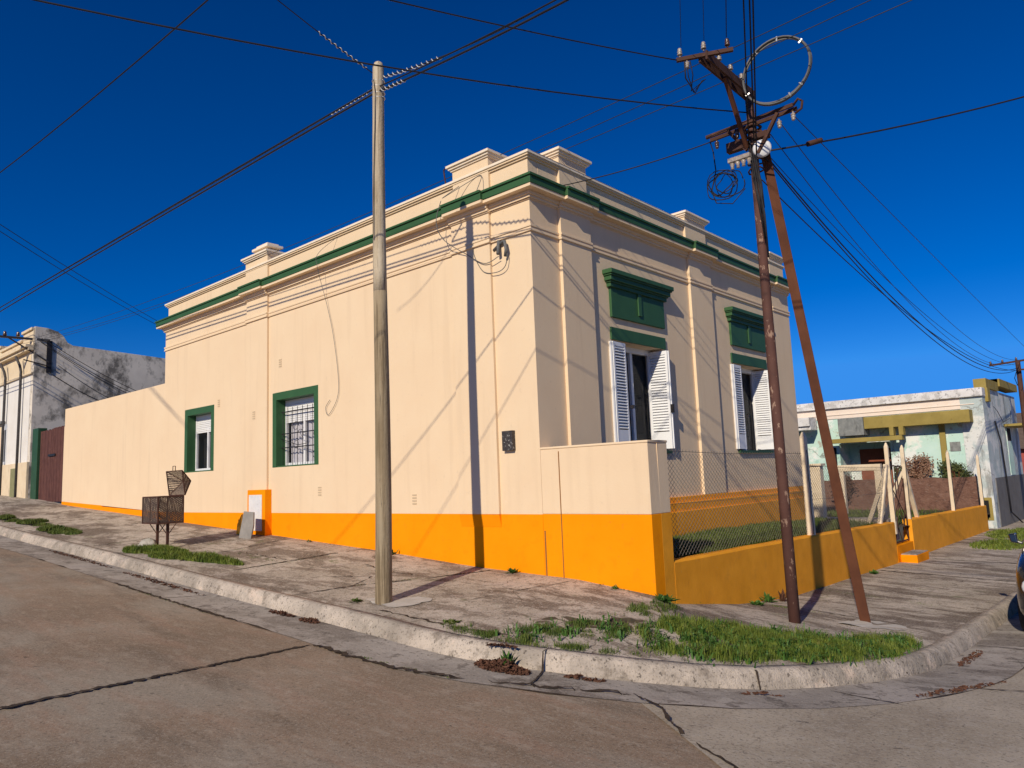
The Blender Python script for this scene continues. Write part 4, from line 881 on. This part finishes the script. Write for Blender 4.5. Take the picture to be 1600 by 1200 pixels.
# ------------------------------------------------------------------ far pole
fp = thing('far_utility_pole', 'distant dark utility pole with crossarm behind the aqua house', 'utility pole', (2.7, 26, -1))
b = MB(); b.tube([(2.7, 26, -1.1), (2.7, 26, 5.35)], [.11, .085], 12); b.build('shaft', M_rust, fp)
b = MB(); b.bar((1.75, 25.95, 5.3), (3.6, 26.05, 5.42), .07); b.bar((2.7, 25.7, 5.0), (3.1, 26.05, 5.0), .06); b.build('crossarm', M_rust, fp)
for x in (1.8, 2.2, 2.66, 3.1, 3.55):
    g = MB(); g.lathe((x, 26, 5.34+(x-1.8)*.06), [(0, 0), (.04, .0), (.045, .04), (.03, .07), (.04, .1), (0, .14)], 8); g.build('insulator', M_porc, fp)
b = MB(); b.tube([(2.65, 25.9, 5.0), (2.55, 25.9, 4.7), (2.62, 25.9, 4.4)], .014, 5); b.build('drop_lead', M_cable, fp)

# ------------------------------------------------------------------ left neighbour
nb = thing('left_neighbour_house', 'white and cream old house with mouldy grey side wall', 'house', (-30, 3, 1.6))
NX0 = -25.3
b = MB(); b.box(-40, NX0-.31, .0, 9, .8, 6.3); b.build('front_wall', M_nwhite, nb)
b = MB(); b.box(-40, NX0-.31, -.01, .3, 6.3, 7.3); b.build('frieze', M_ncream, nb)
prof = [(.0, .8), (9.0, .8), (9.0, 7.16), (5.0, 7.34), (1.35, 7.52), (1.15, 7.62), (1.0, 7.86), (.8, 8.02), (.45, 8.12), (.0, 8.14)]
b = MB(); b.prism([(NX0, y, z) for y, z in prof], (-.3, 0, 0)); b.build('side_wall', M_mouldy, nb, bevel=.01)
b = MB(); b.box(-40, NX0+.0, -.30, -.012, 7.3, 7.42); b.box(-40, NX0, -.2, -.012, 7.2, 7.3); b.box(-40, NX0, -.08, -.012, 6.28, 6.36); b.build('cornice', M_ncream, nb, bevel=.01)
b = MB()
for x0, x1, zt in ((-26.6, -25.31, 8.1), (-29.6, -26.6, 7.8), (-31.2, -29.6, 8.0), (-40, -31.2, 7.7)):
    b.box(x0, x1, -.05, .2, 7.42, zt-.1); b.box(x0-.04, x1, -.12, .26, zt-.1, zt)
b.build('parapet', M_ncream, nb, bevel=.01)
b = MB(); b.box(-40, -25.3, -.09, -.001, .9, 2.9); b.build('base_band', M_ncream, nb, bevel=.01)
for xx in (-26.45, -28.6):
    b = MB(); b.tube([(xx, -.12, 1.6), (xx, -.12, 6.5), (xx-.05, -.16, 6.75), (xx-.15, -.28, 7.1)], .05, 8); b.build('downpipe', mat('dark_pipe', (.05, .05, .05), (.08, .07, .07), 6, .6), nb)
b = MB(); b.box(-30.2, -28.75, -.18, -.02, 4.62, 4.72); wn_ = b.build('window', M_greyp, nb)
b = MB(); b.box(-30.1, -29.2, -.012, -.003, 2.95, 4.6); b.build('jamb', M_ncream, wn_)
b = MB(); b.box(-29.2, -28.45, -.012, -.003, 2.95, 4.6); b.build('frame', M_alu, wn_)
b = MB(); b.box(-29.1, -28.55, -.02, -.0125, 3.05, 4.35); b.build('pane', mat('grey_blind', (.2, .2, .2), (.25, .25, .25), 4, .6), wn_)
b = MB(); b.box(-27.1, -26.5, -.16, -.095, 1.3, 2.7); b.build('meter_niche', mat('olive_niche', (.2, .2, .1), (.25, .24, .12), 6, .8), nb)
# iron bracket with insulators on the neighbour
br = thing('wall_bracket', 'black iron wire bracket with insulators on the neighbour house corner', 'bracket', (-25.2, -.3, 7))
b = MB(); b.box(-25.295, -25.25, .42, .60, 6.35, 7.62); b.build('wall_plate', M_iron, br)
b = MB(); b.bar((-25.2, .5, 7.62), (-26.0, -1.9, 7.72), .08); b.bar((-25.2, .5, 6.75), (-25.6, -.8, 7.65), .05); b.bar((-25.2, .5, 6.6), (-25.3, -.35, 6.8), .04); b.build('arm', M_iron, br)
for k in range(4):
    g = MB(); x, y = lerp(-25.4, -26, (k+1)/4.5), lerp(-.1, -1.9, (k+1)/4.5); g.lathe((x, y, 7.72), [(0, 0), (.06, 0), (.07, .06), (.05, .1), (.06, .14), (0, .2)], 8); g.build('insulator', M_porc, br)
for k, (y0_, z0_, y1_, z1_) in enumerate(((.0, 7.55, 4.3, 5.3), (.1, 7.45, 4.1, 5.25), (.4, 6.3, 3.2, 4.9), (.7, 6.6, 3.5, 4.95), (.1, 7.6, 4.5, 5.35))):
    b = MB(); n = 10; b.tube([(-24.9+.03*k+.25*t_/n, lerp(y0_, y1_, t_/n), lerp(z0_, z1_, t_/n)-.15*math.sin(math.pi*t_/n)) for t_ in range(n+1)], .018 if k == 2 else .012, 4)
    b.build('service_wire', M_cable, br)
# gate
wg = thing('wooden_gate', 'red-brown double plank gate with dark green post at its left', 'gate', (-23, .1, 1.4))
for k, (xa, xb) in enumerate(((-24.35, -22.93), (-22.90, -21.62))):
    b = MB(); n = 8
    for j in range(n):
        x0_ = lerp(xa, xb, j/n)+.006; x1_ = lerp(xa, xb, (j+1)/n)-.006; b.box(x0_, x1_, .08+.004*(j % 2), .12, 1.38, 3.98+.02*math.sin(j*3)+(.03 if k else 0))
    b.build('leaf', M_gate, wg, bevel=.003)
b = MB(); b.box(-25.05, -24.4, .0, .3, 1.3, 4.12); b.build('green_post', M_green_dark, wg, bevel=.01)
b = MB(); b.box(-23.3, -22.55, .04, .078, 3.0, 3.08); b.build('bolt', M_iron, wg)

# ------------------------------------------------------------------ right neighbour (aqua)
Y0 = 22.5
an = thing('aqua_house', 'run-down aqua house with olive slab, white parapet and grey front', 'house', (-3, 26, 0))
FX = 1.95
b = MB(); holes_wall(b, 'y', Y0, -9, FX-.001, -.8, 3.45, [(-3.15, -1.25, -.7, 2.44)], .3); b.build('side_wall', M_aqua, an)
b = MB(); b.box(-3.6, -.9, Y0+1.2, Y0+1.3, -.8, 2.9); b.box(-3.3, -3.16, Y0+.301, Y0+1.2, -.8, 2.9); b.box(-1.24, -1.1, Y0+.301, Y0+1.2, -.8, 2.9); b.box(-3.3, -1.1, Y0+.301, Y0+1.3, 2.9, 3.0); b.build('porch_walls', M_aqua, an)
b = MB(); b.box(-9, FX-.12, Y0-.03, Y0+.3, 3.46, 3.86); b.box(-9, FX-.25, Y0-.06, Y0-.03, 3.60, 3.63); b.build('pink_band', M_pink, an)
b = MB(); b.box(-9, FX+.06, Y0-.16, Y0+.4, 3.87, 4.18); b.build('parapet', M_whiteband, an, bevel=.02)
b = MB(); b.box(FX-.3, FX+.02, Y0+.31, 29.4, -1.2, 4.2); b.box(1.25, FX+.02, Y0-.035, Y0+.31, -1.2, 3.87); b.build('front_wall', M_aqua_front, an)
b = MB(); b.box(FX-.3, FX+.10, Y0+.5, Y0+2.9, 4.2, 4.55); b.box(FX-.32, FX+.12, Y0+.5, Y0+.95, 3.7, 4.2); b.box(FX-.28, FX+.16, 25.4, 29.4, 4.4, 4.7); b.box(FX-.3, FX+.1, Y0+2.9, 25.4, 4.2, 4.7)
b.build('corner_block', M_olive, an, bevel=.02)
b = MB(); b.box(FX+.0201, FX+.05, Y0+.6, 29.4, -1.2, .92); b.build('dado', M_dado, an)
b = MB(); b.box(-1.95, 1.62, Y0-.62, Y0-.0355, 2.95, 3.40); b.build('olive_slab', M_olive, an, bevel=.01)
b = MB(); b.box(-2.9, -1.955, Y0-.7, Y0-.001, 2.72, 3.42); b.build('grey_panel', M_greyp, an, bevel=.01)
b = MB(); b.box(-3.3, -.62, Y0-.72, Y0-.4, 2.45, 2.62); b.box(-1.05, -.9, Y0-.7, Y0-.4, 2.63, 2.95); b.box(-.72, -.56, Y0-.7, Y0-.4, 2.63, 2.95); b.build('lower_beam', M_olive, an, bevel=.01)
b = MB(); b.box(.49, .68, Y0-.10, Y0-.001, -.8, 2.95); b.build('pilaster', M_olive, an)
b = MB(); b.box(-2.75, -1.3, Y0+1.15, Y0+1.199, .2, 2.2); b.build('door', M_doorred, an)
b = MB(); b.box(.78, 1.12, Y0-.02, Y0-.001, 1.94, 2.28); b.build('vent_window', M_greyp, an)
b = MB(); b.box(-3.5, -3.28, Y0-.03, Y0-.001, 1.3, 2.3); b.build('narrow_window', M_dark, an)
b = MB(); b.box(-9, -3.9, Y0-.9, Y0-.2, 3.05, 3.2); b.box(-9, -3.9, Y0-1.0, Y0-.2, 3.2, 3.55); b.build('porch_roof', M_whiteband, an, bevel=.01)
b = MB(); b.box(FX+.02, FX+.7, 26.1, 28.9, 2.86, 2.95); cn = b.build('canopy', M_olive, an)
b = MB(); b.box(FX+.021, FX+.04, 26.4, 27.4, .95, 2.8); b.build('front_door', M_aqua, an); 
b = MB(); b.box(FX+.041, FX+.045, 26.5, 27.3, 2.3, 2.8); b.build('front_window', M_dark, an)
b = MB(); b.box(1.3, 1.9, Y0-.05, Y0-.0355, -.55, .25); nc = b.build('meter_niche', M_olive, an)
b = MB(); b.box(1.55, 1.8, Y0-.055, Y0-.0505, -.45, .15); b.build('niche_door', M_dark, nc)
b = MB(); b.tube([(FX+.08, 24.0, 3.0), (FX+.1, 24.6, 2.2), (FX+.1, 24.9, .5), (FX+.1, 25.0, -.4), (FX+.3, 26, -.9)], .03, 6); b.build('drain_pipe', M_cable, an)
b = MB(); b.tube([(FX+.08, 24.1, 3.55), (FX+.1, 24.6, 3.4), (FX+.1, 25.6, 3.0), (FX+.12, 27, 3.2)], .012, 4); b.build('wall_wire', M_cable, an)
# brick tile roofed house beyond
rh = thing('tiled_house', 'brown tiled roof and red wall at the right edge, behind the pole', 'house', (2, 42, 0))
b = MB(); b.prism([(-1, 40, 2.1), (-1, 46, 2.1), (-1, 43, 4.2)], (6.5, 0, 0)); b.build('roof', M_tile, rh)
b = MB(); b.box(-.7, 5.2, 40.4, 45.5, -1.3, 2.1); b.build('wall_face', M_redw, rh)
# rubble wall at the end of the garden
rw = MB(); n = 60; vs = []
for k in range(n+1):
    x = lerp(-6, 1.62, k/n)
    zt = 1.0+.05*mnoise.noise(Vector((x*2.2, 0, 0)))+(-.12 if -1.2 < x < -.9 else 0)
    for (y, z) in ((21.7, -.6), (21.7+.04*mnoise.noise(Vector((x*3, 1, 0))), .4), (21.72, zt), (22.0, zt), (22.0, -.6)): vs.append((x, y, z))
rw.mesh(vs, [(i*5+k, i*5+k+1, (i+1)*5+k+1, (i+1)*5+k) for i in range(n) for k in range(4)])
rw.mesh(vs[-5:], [(0, 1, 2, 3, 4)])
tag(rw.build('brick_wall', M_rubble), 'crumbling low brown brick wall at the back of the garden', 'wall')

# ------------------------------------------------------------------ vegetation
def grass(name, region, count, zf, hmin, hmax, m, label, seed, w=.008, clump=.0, lean=.5):
    """region(rnd) -> (x, y, height factor) or None"""
    rn = random.Random(seed); vs = []; fs = []; made = 0; tries = 0
    while made < count and tries < count*6:
        tries += 1; q = region(rn)
        if q is None: continue
        x, y, hf = q; made += 1; z = zf(x, y)-.01; h = rn.uniform(hmin, hmax)*hf; a = rn.uniform(0, 6.283); ww = w*rn.uniform(.6, 1.3)
        dx, dy = math.cos(a), math.sin(a); l = rn.uniform(.15, lean)*h; px, py = -dy*ww/2, dx*ww/2
        b_ = len(vs)
        vs += [(x-px, y-py, z), (x+px, y+py, z), (x+px*.7+dx*l*.35, y+py*.7+dy*l*.35, z+h*.6), (x-px*.7+dx*l*.35, y-py*.7+dy*l*.35, z+h*.6), (x+dx*l, y+dy*l, z+h*(1-.25*lean))]
        fs += [(b_, b_+1, b_+2, b_+3), (b_+3, b_+2, b_+4)]
    me = bpy.data.meshes.new(name); me.from_pydata(vs, [], fs); me.materials.append(m)
    o = bpy.data.objects.new(name, me); COL.objects.link(o); return tag(o, label, None, None, 'stuff')
def ellipses(es, edge=.9):
    tot = sum(e[2]*e[3] for e in es)
    def f(rn):
        r_ = rn.uniform(0, tot)
        for e in es:
            r_ -= e[2]*e[3]
            if r_ <= 0: break
        cx, cy, rx, ry, rot = e
        a = rn.uniform(0, 6.283); q = math.sqrt(rn.random()); u, v = rx*q*math.cos(a), ry*q*math.sin(a)
        x = cx+u*math.cos(rot)-v*math.sin(rot); y = cy+u*math.sin(rot)+v*math.cos(rot)
        nn = mnoise.noise(Vector((x*2.6, y*2.6, 5)))*.5+.5
        if q > .55 and nn < (q-.45)*1.0: return None
        return x, y, (1-.55*q*q)*(.55+.75*nn)
    return f
def inpoly(x, y, P):
    c = False; j = len(P)-1
    for i in range(len(P)):
        if (P[i][1] > y) != (P[j][1] > y) and x < (P[j][0]-P[i][0])*(y-P[i][1])/(P[j][1]-P[i][1])+P[i][0]: c = not c
        j = i
    return c
def polyreg(polys, patchy=.5, freq=3.0, jit=.07):
    bb = [(min(p[0] for p in P), max(p[0] for p in P), min(p[1] for p in P), max(p[1] for p in P)) for P in polys]; ar = [(b[1]-b[0])*(b[3]-b[2]) for b in bb]
    def f(rn):
        k = rn.choices(range(len(polys)), ar)[0]; b = bb[k]; x = rn.uniform(b[0]-.1, b[1]+.1); y = rn.uniform(b[2]-.1, b[3]+.1)
        if not inpoly(x+rn.gauss(0, jit), y+rn.gauss(0, jit), polys[k]): return None
        nn = mnoise.noise(Vector((x*freq, y*freq, 5)))*.6+mnoise.noise(Vector((x*freq*2.7, y*freq*2.7, 9)))*.4+.5
        if nn < patchy*rn.uniform(.75, 1.25): return None
        return x, y, .4+.95*nn
    return f
P_CORNER = [(2.55, -1.39), (2.56, -.9), (2.71, -.35), (3.19, .15), (3.52, .55), (3.85, .62), (4.07, 1.3), (4.32, 1.85), (4.50, 1.62), (4.50, .68), (4.32, -.08), (3.75, -1.01), (3.38, -1.62), (2.94, -1.9)]
P_MID = [(1.46, -2.5), (1.62, -2.15), (1.85, -1.75), (2.1, -1.3), (2.5, -1.41), (2.52, -1.91), (2.01, -2.2), (1.95, -2.62)]
P_EDGE = [(1.28, -2.80), (1.46, -2.5), (1.95, -2.62), (2.37, -2.38), (2.99, -2.04), (3.07, -2.0), (2.4, -2.5), (1.83, -2.74)]
P_NEAR = [(.83, -2.82), (.96, -2.6), (1.28, -2.66), (1.19, -2.86)]
P_FOOT = [(1.9, -.45), (2.0, -.02), (2.2, .05), (2.35, -.6), (2.3, -1.1), (2.05, -1.2)]
blob('soil_patch', 3.45, -.45, .75, .36, M_soil, .008, rot=.85); blob('soil_patch', 4.15, .75, .45, .2, M_soil, .008, rot=1.2)
grass('grass_patch', polyreg([P_CORNER], .44, 2.6), 24000, surf, .04, .15, M_blade, 'thick green grass growing behind the curved kerb at the corner', 1, .007)
grass('grass_patch', polyreg([P_CORNER, P_MID, P_CORNER], .5, 5.0, .1), 3200, surf, .04, .16, M_leafw, 'broad-leaved weeds mixed into the corner grass', 21, .022, lean=1.3)
grass('grass_patch', polyreg([P_MID, P_EDGE, P_EDGE, P_NEAR, P_FOOT], .50, 3.4, .04), 9000, surf, .03, .085, M_blade2, 'thin weedy grass in cracks left of the corner grass', 2, .007)
grass('grass_patch', ellipses([(-7.75, -2.35, .85, .30, .2), (-8.35, -2.65, .5, .16, 0), (-7.0, -2.5, .6, .22, .2), (-6.2, -2.3, .8, .26, .1), (-5.4, -2.2, .5, .12, .1)]), 12000, surf, .05, .20, M_blade, 'green grass growing round the foot of the litter basket', 3, .012)
grass('grass_patch', ellipses([(-13.6, -2.4, 1.2, .30, .05), (-15.8, -2.3, 1.1, .25, .1), (-17.8, -2.4, 1.2, .22, 0)]), 9000, surf, .06, .18, M_blade2, 'dark green grass strip beside the kerb at far left', 4, .02)
grass('grass_patch', ellipses([(3.3, 20.5, 1.3, 2.6, 0), (3.0, 16.4, .7, 1.6, 0), (4.0, 18.5, .5, 2.6, 0)]), 9000, surf, .08, .22, M_blade, 'green verge grass on the sidewalk before the aqua house', 5, .022)
def lawn(rn):
    y = rn.uniform(.6, 21.6); y = .6+(y-.6)*rn.uniform(.35, 1); x = rn.uniform(.2 if y < 10.1 else -5.5, 1.62)
    if 11.0 < y < 11.95: return None
    nn = mnoise.noise(Vector((x*1.5, y*1.5, 2)))*.5+.5
    return x, y, .45+.8*nn
grass('lawn', lawn, 42000, gz, .07, .20, M_blade2, 'overgrown green grass filling the front garden behind the mesh', 6, .014)
def crackline(es): 
    def f(rn):
        a, b, s = rn.choice(es); t = rn.random(); x, y = lerp(a[0], b[0], t)+rn.gauss(0, s), lerp(a[1], b[1], t)+rn.gauss(0, s)
        nn = mnoise.noise(Vector((x*4, y*4, 1)))
        return (x, y, .7) if nn > -.1 else None
    return f
grass('joint_moss', crackline([((-4.5, -1.0), (-4.7, -2.8), .03), ((-1.0, -.1), (-1.9, -2.0), .02), ((.5, -2.75), (1.6, -2.6), .03), ((-6.2, -1.6), (-4.8, -1.6), .03), ((2.0, .0), (3.0, -1.1), .05), ((2.1, 5.5), (3.9, 5.2), .05), ((2.2, 2.8), (3.2, 2.9), .03), ((.2, -3.86), (1.9, -3.66), .02), ((-5, -3.87), (-2.5, -3.87), .02), ((-9, -.06), (-2, -.06), .015), ((.2, -.05), (1.8, -.05), .02), ((1.93, .2), (1.95, 10.5), .02)]), 5200, surf, .01, .035, M_blade2, 'short moss and grass sprouting along sidewalk joints', 8, .007)
def weed(c, r, h, label, seed, m=M_leafw, nl=46, zf=surf):
    rn = random.Random(seed); mb = MB(); z = zf(c[0], c[1])
    for k in range(nl):
        a = rn.uniform(0, 6.283); q = rn.random(); ln = r*rn.uniform(.5, 1); el = rn.uniform(.25, 1.35); base = Vector((c[0]+rn.gauss(0, r*.18), c[1]+rn.gauss(0, r*.18), z))
        d = Vector((math.cos(a)*math.cos(el), math.sin(a)*math.cos(el), math.sin(el)*h/r)); p = Vector((-math.sin(a), math.cos(a), 0))*r*rn.uniform(.08, .16)
        mid = base+d*ln*.55; tip = base+d*ln+Vector((0, 0, -.18*ln)); mb.mesh([base, mid+p, tip, mid-p], [(0, 1, 2, 3)])
    o = mb.build('weed', m, None, origin=(c[0], c[1], z)); return tag(o, label, 'weed', 'weeds sprouting at walls and kerbs')
weed((-3.45, -.16), .17, .17, 'leafy weed at the wall foot just right of the wooden pole', 11)
weed((-.55, -.12), .13, .13, 'small weed at the wall foot right of the pole shadow', 12)
weed((1.3, -.10), .09, .09, 'tiny weed at the orange base left of the corner', 13, nl=26)
weed((2.02, -.05), .20, .16, 'spreading weed at the foot of the orange corner', 14, nl=70)
weed((2.05, 2.6), .16, .12, 'low weed at the low wall, left of the brown plant', 15)
weed((2.02, 3.1), .18, .20, 'taller weed beside the brown dead plant', 16)
weed((2.05, 8.3), .13, .14, 'round bright weed at the low wall near the gate', 17)
weed((-6.05, -.14), .08, .08, 'tiny dark weed at the wall right of the cabinet', 18, nl=20)
weed((-1.05, -2.62), .12, .08, 'flat weed on the sidewalk left of the wooden pole foot', 19, M_blade2)
weed((.75, -2.6), .14, .08, 'dry flat weed on the sidewalk right of the wooden pole', 20, M_blade2)
weed((1.97, -2.97), .18, .22, 'sprouting weed on top of the leaf pile at the kerb', 21, nl=34)
weed((2.06, 3.55), .15, .26, 'brown dead plant against the low wall left of the steel pole', 22, M_litter, 40)
weed((4.6, 13.2), .3, .12, 'flat weed on the far sidewalk near the car', 23)
def litter(cx, cy, rx, ry, n, h, label, seed, rot=0):
    rn = random.Random(seed); mb = MB()
    for k in range(n):
        a = rn.uniform(0, 6.283); q = math.sqrt(rn.random()); u, v = rx*q*math.cos(a), ry*q*math.sin(a)
        x = cx+u*math.cos(rot)-v*math.sin(rot); y = cy+u*math.sin(rot)+v*math.cos(rot)
        z = surf(x, y)+.01+h*(1-q)*rn.random(); s = rn.uniform(.012, .032); t_ = Vector((rn.gauss(0, 1), rn.gauss(0, 1), rn.gauss(0, .5))).normalized(); b_ = t_.orthogonal().normalized()
        c = Vector((x, y, z)); mb.mesh([c-t_*s, c+b_*s*.45, c+t_*s, c-b_*s*.45], [(0, 1, 2, 3)])
    o = mb.build('leaf_litter', M_litter); return tag(o, label, None, None, 'stuff')
litter(1.95, -3.05, .33, .15, 1100, .10, 'pile of dry brown leaves against the kerb below the grass', 31, .1)
litter(-1.25, -3.2, .20, .08, 260, .03, 'dry leaves in the gutter left of the wooden pole', 32)
litter(-1.9, -3.2, .3, .06, 200, .02, 'scatter of dry leaves farther along the gutter', 33)
litter(2.72, -2.72, .20, .04, 160, .02, 'thin heap of dry leaves in the gutter right of the big pile', 34, .5)
litter(4.95, 2.2, .07, .6, 130, .005, 'rust-red leaves beside the kerb near the car', 35, 0)
litter(5.30, .15, .05, .8, 190, .005, 'reddish leaf debris along the gutter joint at right', 36, -.3)
litter(-5.5, -3.3, 1.6, .06, 330, .02, 'dark leaf debris in the gutter below the litter basket', 37)
litter(-9.5, -3.25, 1.8, .06, 300, .02, 'dark leaf debris in the gutter at far left', 38)
litter(4.0, -1.72, .25, .03, 60, .01, 'few dry leaves below the curved kerb', 39, .8)
# bushes by the aqua house
def bush(name, c, rx, ry, rz, n, m, label, seed, s=.05):
    rn = random.Random(seed); t = thing(name, label, 'bush', (c[0], c[1], c[2]-rz))
    st_ = MB()
    for k in range(9): st_.tube([(c[0]+rn.gauss(0, .05), c[1], c[2]-rz-.1), (c[0]+rn.uniform(-rx, rx)*.5, c[1]+rn.uniform(-ry, ry)*.4, c[2]), (c[0]+rn.uniform(-rx, rx)*.9, c[1]+rn.uniform(-ry, ry)*.6, c[2]+rn.uniform(.2, 1)*rz)], [.02, .012, .005], 5)
    st_.build('stems', M_rust_brown, t)
    mb = MB()
    cl = [(rn.uniform(-1, 1), rn.uniform(-1, 1), rn.uniform(-.9, 1)) for _ in range(16)]
    for k in range(n):
        q = rn.choice(cl); x = c[0]+rx*(q[0]*.75+rn.gauss(0, .2)); y = c[1]+ry*(q[1]*.7+rn.gauss(0, .2)); z = c[2]+rz*(q[2]*.75+rn.gauss(0, .2))
        t_ = Vector((rn.gauss(0, 1), rn.gauss(0, 1), rn.gauss(0, 1))).normalized(); b_ = t_.orthogonal().normalized(); ss = s*rn.uniform(.5, 1.2); p = Vector((x, y, z))
        mb.mesh([p-t_*ss, p+b_*ss*.5, p+t_*ss, p-b_*ss*.5], [(0, 1, 2, 3)])
    mb.build('foliage', m, t)
bush('bush', (-.35, 22.25, 1.35), .55, .12, .55, 1500, M_bush_dry, 'dry pinkish-brown creeper bush against the aqua wall', 41)
bush('bush', (.95, 22.2, 1.2), .52, .12, .36, 1300, M_bush, 'dark green bush behind the brick wall, under the vent', 42)
bush('bush', (-.95, 22.1, 1.2), .14, .08, .25, 300, M_bush, 'small green shoot left of the dry creeper', 43, .04)
bush('bush', (-2.7, 21.3, .75), .45, .15, .45, 900, M_litter, 'dark brown bush before the brick wall, left of the frame', 44)

# ------------------------------------------------------------------ parked car at the right edge
CX0, CX1, CY0, CY1, CZ = 5.13, 6.85, 3.95, 8.15, -.93
car = thing('parked_car', 'dark car parked at the right edge against the kerb', 'car', ((CX0+CX1)/2, (CY0+CY1)/2, CZ))
def car_sections():
    out = []
    # y, half width, z bottom, z belt, z top, roof half width
    for (t, hw, zb, zbelt, ztop, rw) in ((0, .55, .35, .62, .66, .5), (.02, .72, .22, .70, .76, .62), (.07, .82, .20, .80, .86, .72), (.22, .85, .2, .90, .97, .74), (.27, .85, .2, .93, 1.02, .72), (.42, .86, .2, .95, 1.42, .60), (.58, .86, .2, .95, 1.47, .60), (.80, .85, .2, .96, 1.42, .58), (.95, .82, .22, .95, 1.15, .60), (.99, .74, .26, .85, .95, .6), (1.0, .6, .4, .7, .75, .5)):
        zb, zbelt, ztop = zb*1.1, zbelt*1.24, ztop*1.22; y = lerp(CY0, CY1, t); c = (CX0+CX1)/2; p = []
        for sx in (1, -1):
            q = [(c+sx*hw*.86, zb), (c+sx*hw, zb+.12), (c+sx*hw*1.0, lerp(zb, zbelt, .6)), (c+sx*hw*.97, zbelt), (c+sx*rw, lerp(zbelt, ztop, .9)), (c+sx*rw*.8, ztop)]
            p += q if sx == 1 else list(reversed(q))
        out.append([(x, y, CZ+z) for x, z in p])
    return out
b = MB(); S = car_sections(); n = 12; vs = [v for s_ in S for v in s_]
b.mesh(vs, [(i*n+k, i*n+(k+1) % n, (i+1)*n+(k+1) % n, (i+1)*n+k) for i in range(len(S)-1) for k in range(n)], True); b.mesh(S[0], [tuple(range(n))]); b.mesh(S[-1], [tuple(reversed(range(n)))])
o = b.build('body', M_carp, car); sb = o.modifiers.new('smooth', 'SUBSURF'); sb.levels = 2; sb.render_levels = 2
M_cglass = mat('car_glass', (.01, .012, .014), (.012, .014, .016), 4, .05, spec=.8)
for sx in (1, -1):
    c = (CX0+CX1)/2; b = MB(); b.mesh([(c+sx*.832, lerp(CY0, CY1, .33), CZ+1.22), (c+sx*.832, lerp(CY0, CY1, .78), CZ+1.22), (c+sx*.66, lerp(CY0, CY1, .74), CZ+1.62), (c+sx*.66, lerp(CY0, CY1, .45), CZ+1.62)], [(0, 1, 2, 3)]); b.build('side_window', M_cglass, car)
    b = MB(); ym_ = lerp(CY0, CY1, .32); b.hexa([(c+sx*.86, ym_-.04, CZ+1.22), (c+sx*.96, ym_-.03, CZ+1.24), (c+sx*.96, ym_+.04, CZ+1.24), (c+sx*.86, ym_+.06, CZ+1.22)], [(c+sx*.88, ym_-.03, CZ+1.38), (c+sx*.99, ym_-.02, CZ+1.36), (c+sx*.99, ym_+.04, CZ+1.36), (c+sx*.88, ym_+.06, CZ+1.38)]); b.bar((c+sx*.80, ym_, CZ+1.22), (c+sx*.9, ym_, CZ+1.26), .04); b.build('mirror', M_carp, car, bevel=.02)
    b = MB(); b.lathe((c+sx*.58, CY0+.07, CZ+.74), [(0, -.05), (.09, -.04), (.12, 0), (.1, .03), (0, .04)], 14, (0, -1, 0)); b.build('headlight', M_lamp, car)
    for ty in (.19, .82):
        y = lerp(CY0, CY1, ty); b = MB(); b.lathe((c+sx*.70, y, CZ+.31), [(.19, -.08), (.29, -.08), (.31, -.05), (.31, .1), (.29, .14), (.2, .15)], 24, (sx, 0, 0)); wh = b.build('wheel', M_tyre, car)
        b = MB(); b.lathe((c+sx*.70, y, CZ+.31), [(0, .12), (.06, .13), (.19, .11), (.2, .15)], 20, (sx, 0, 0)); b.build('rim', M_rim, wh)
b = MB(); c = (CX0+CX1)/2; b.mesh([(c-.66, lerp(CY0, CY1, .28), CZ+1.28), (c+.66, lerp(CY0, CY1, .28), CZ+1.28), (c+.52, lerp(CY0, CY1, .41), CZ+1.72), (c-.52, lerp(CY0, CY1, .41), CZ+1.72)], [(0, 1, 2, 3)]); b.build('windscreen', M_cglass, car)
b = MB(); b.box(c-.42, c+.42, CY0-.01, CY0+.06, CZ+.5, CZ+.68); b.build('front_grille', M_tyre, car)
for o in bpy.data.objects:
    if '_o' in o: del o['_o']
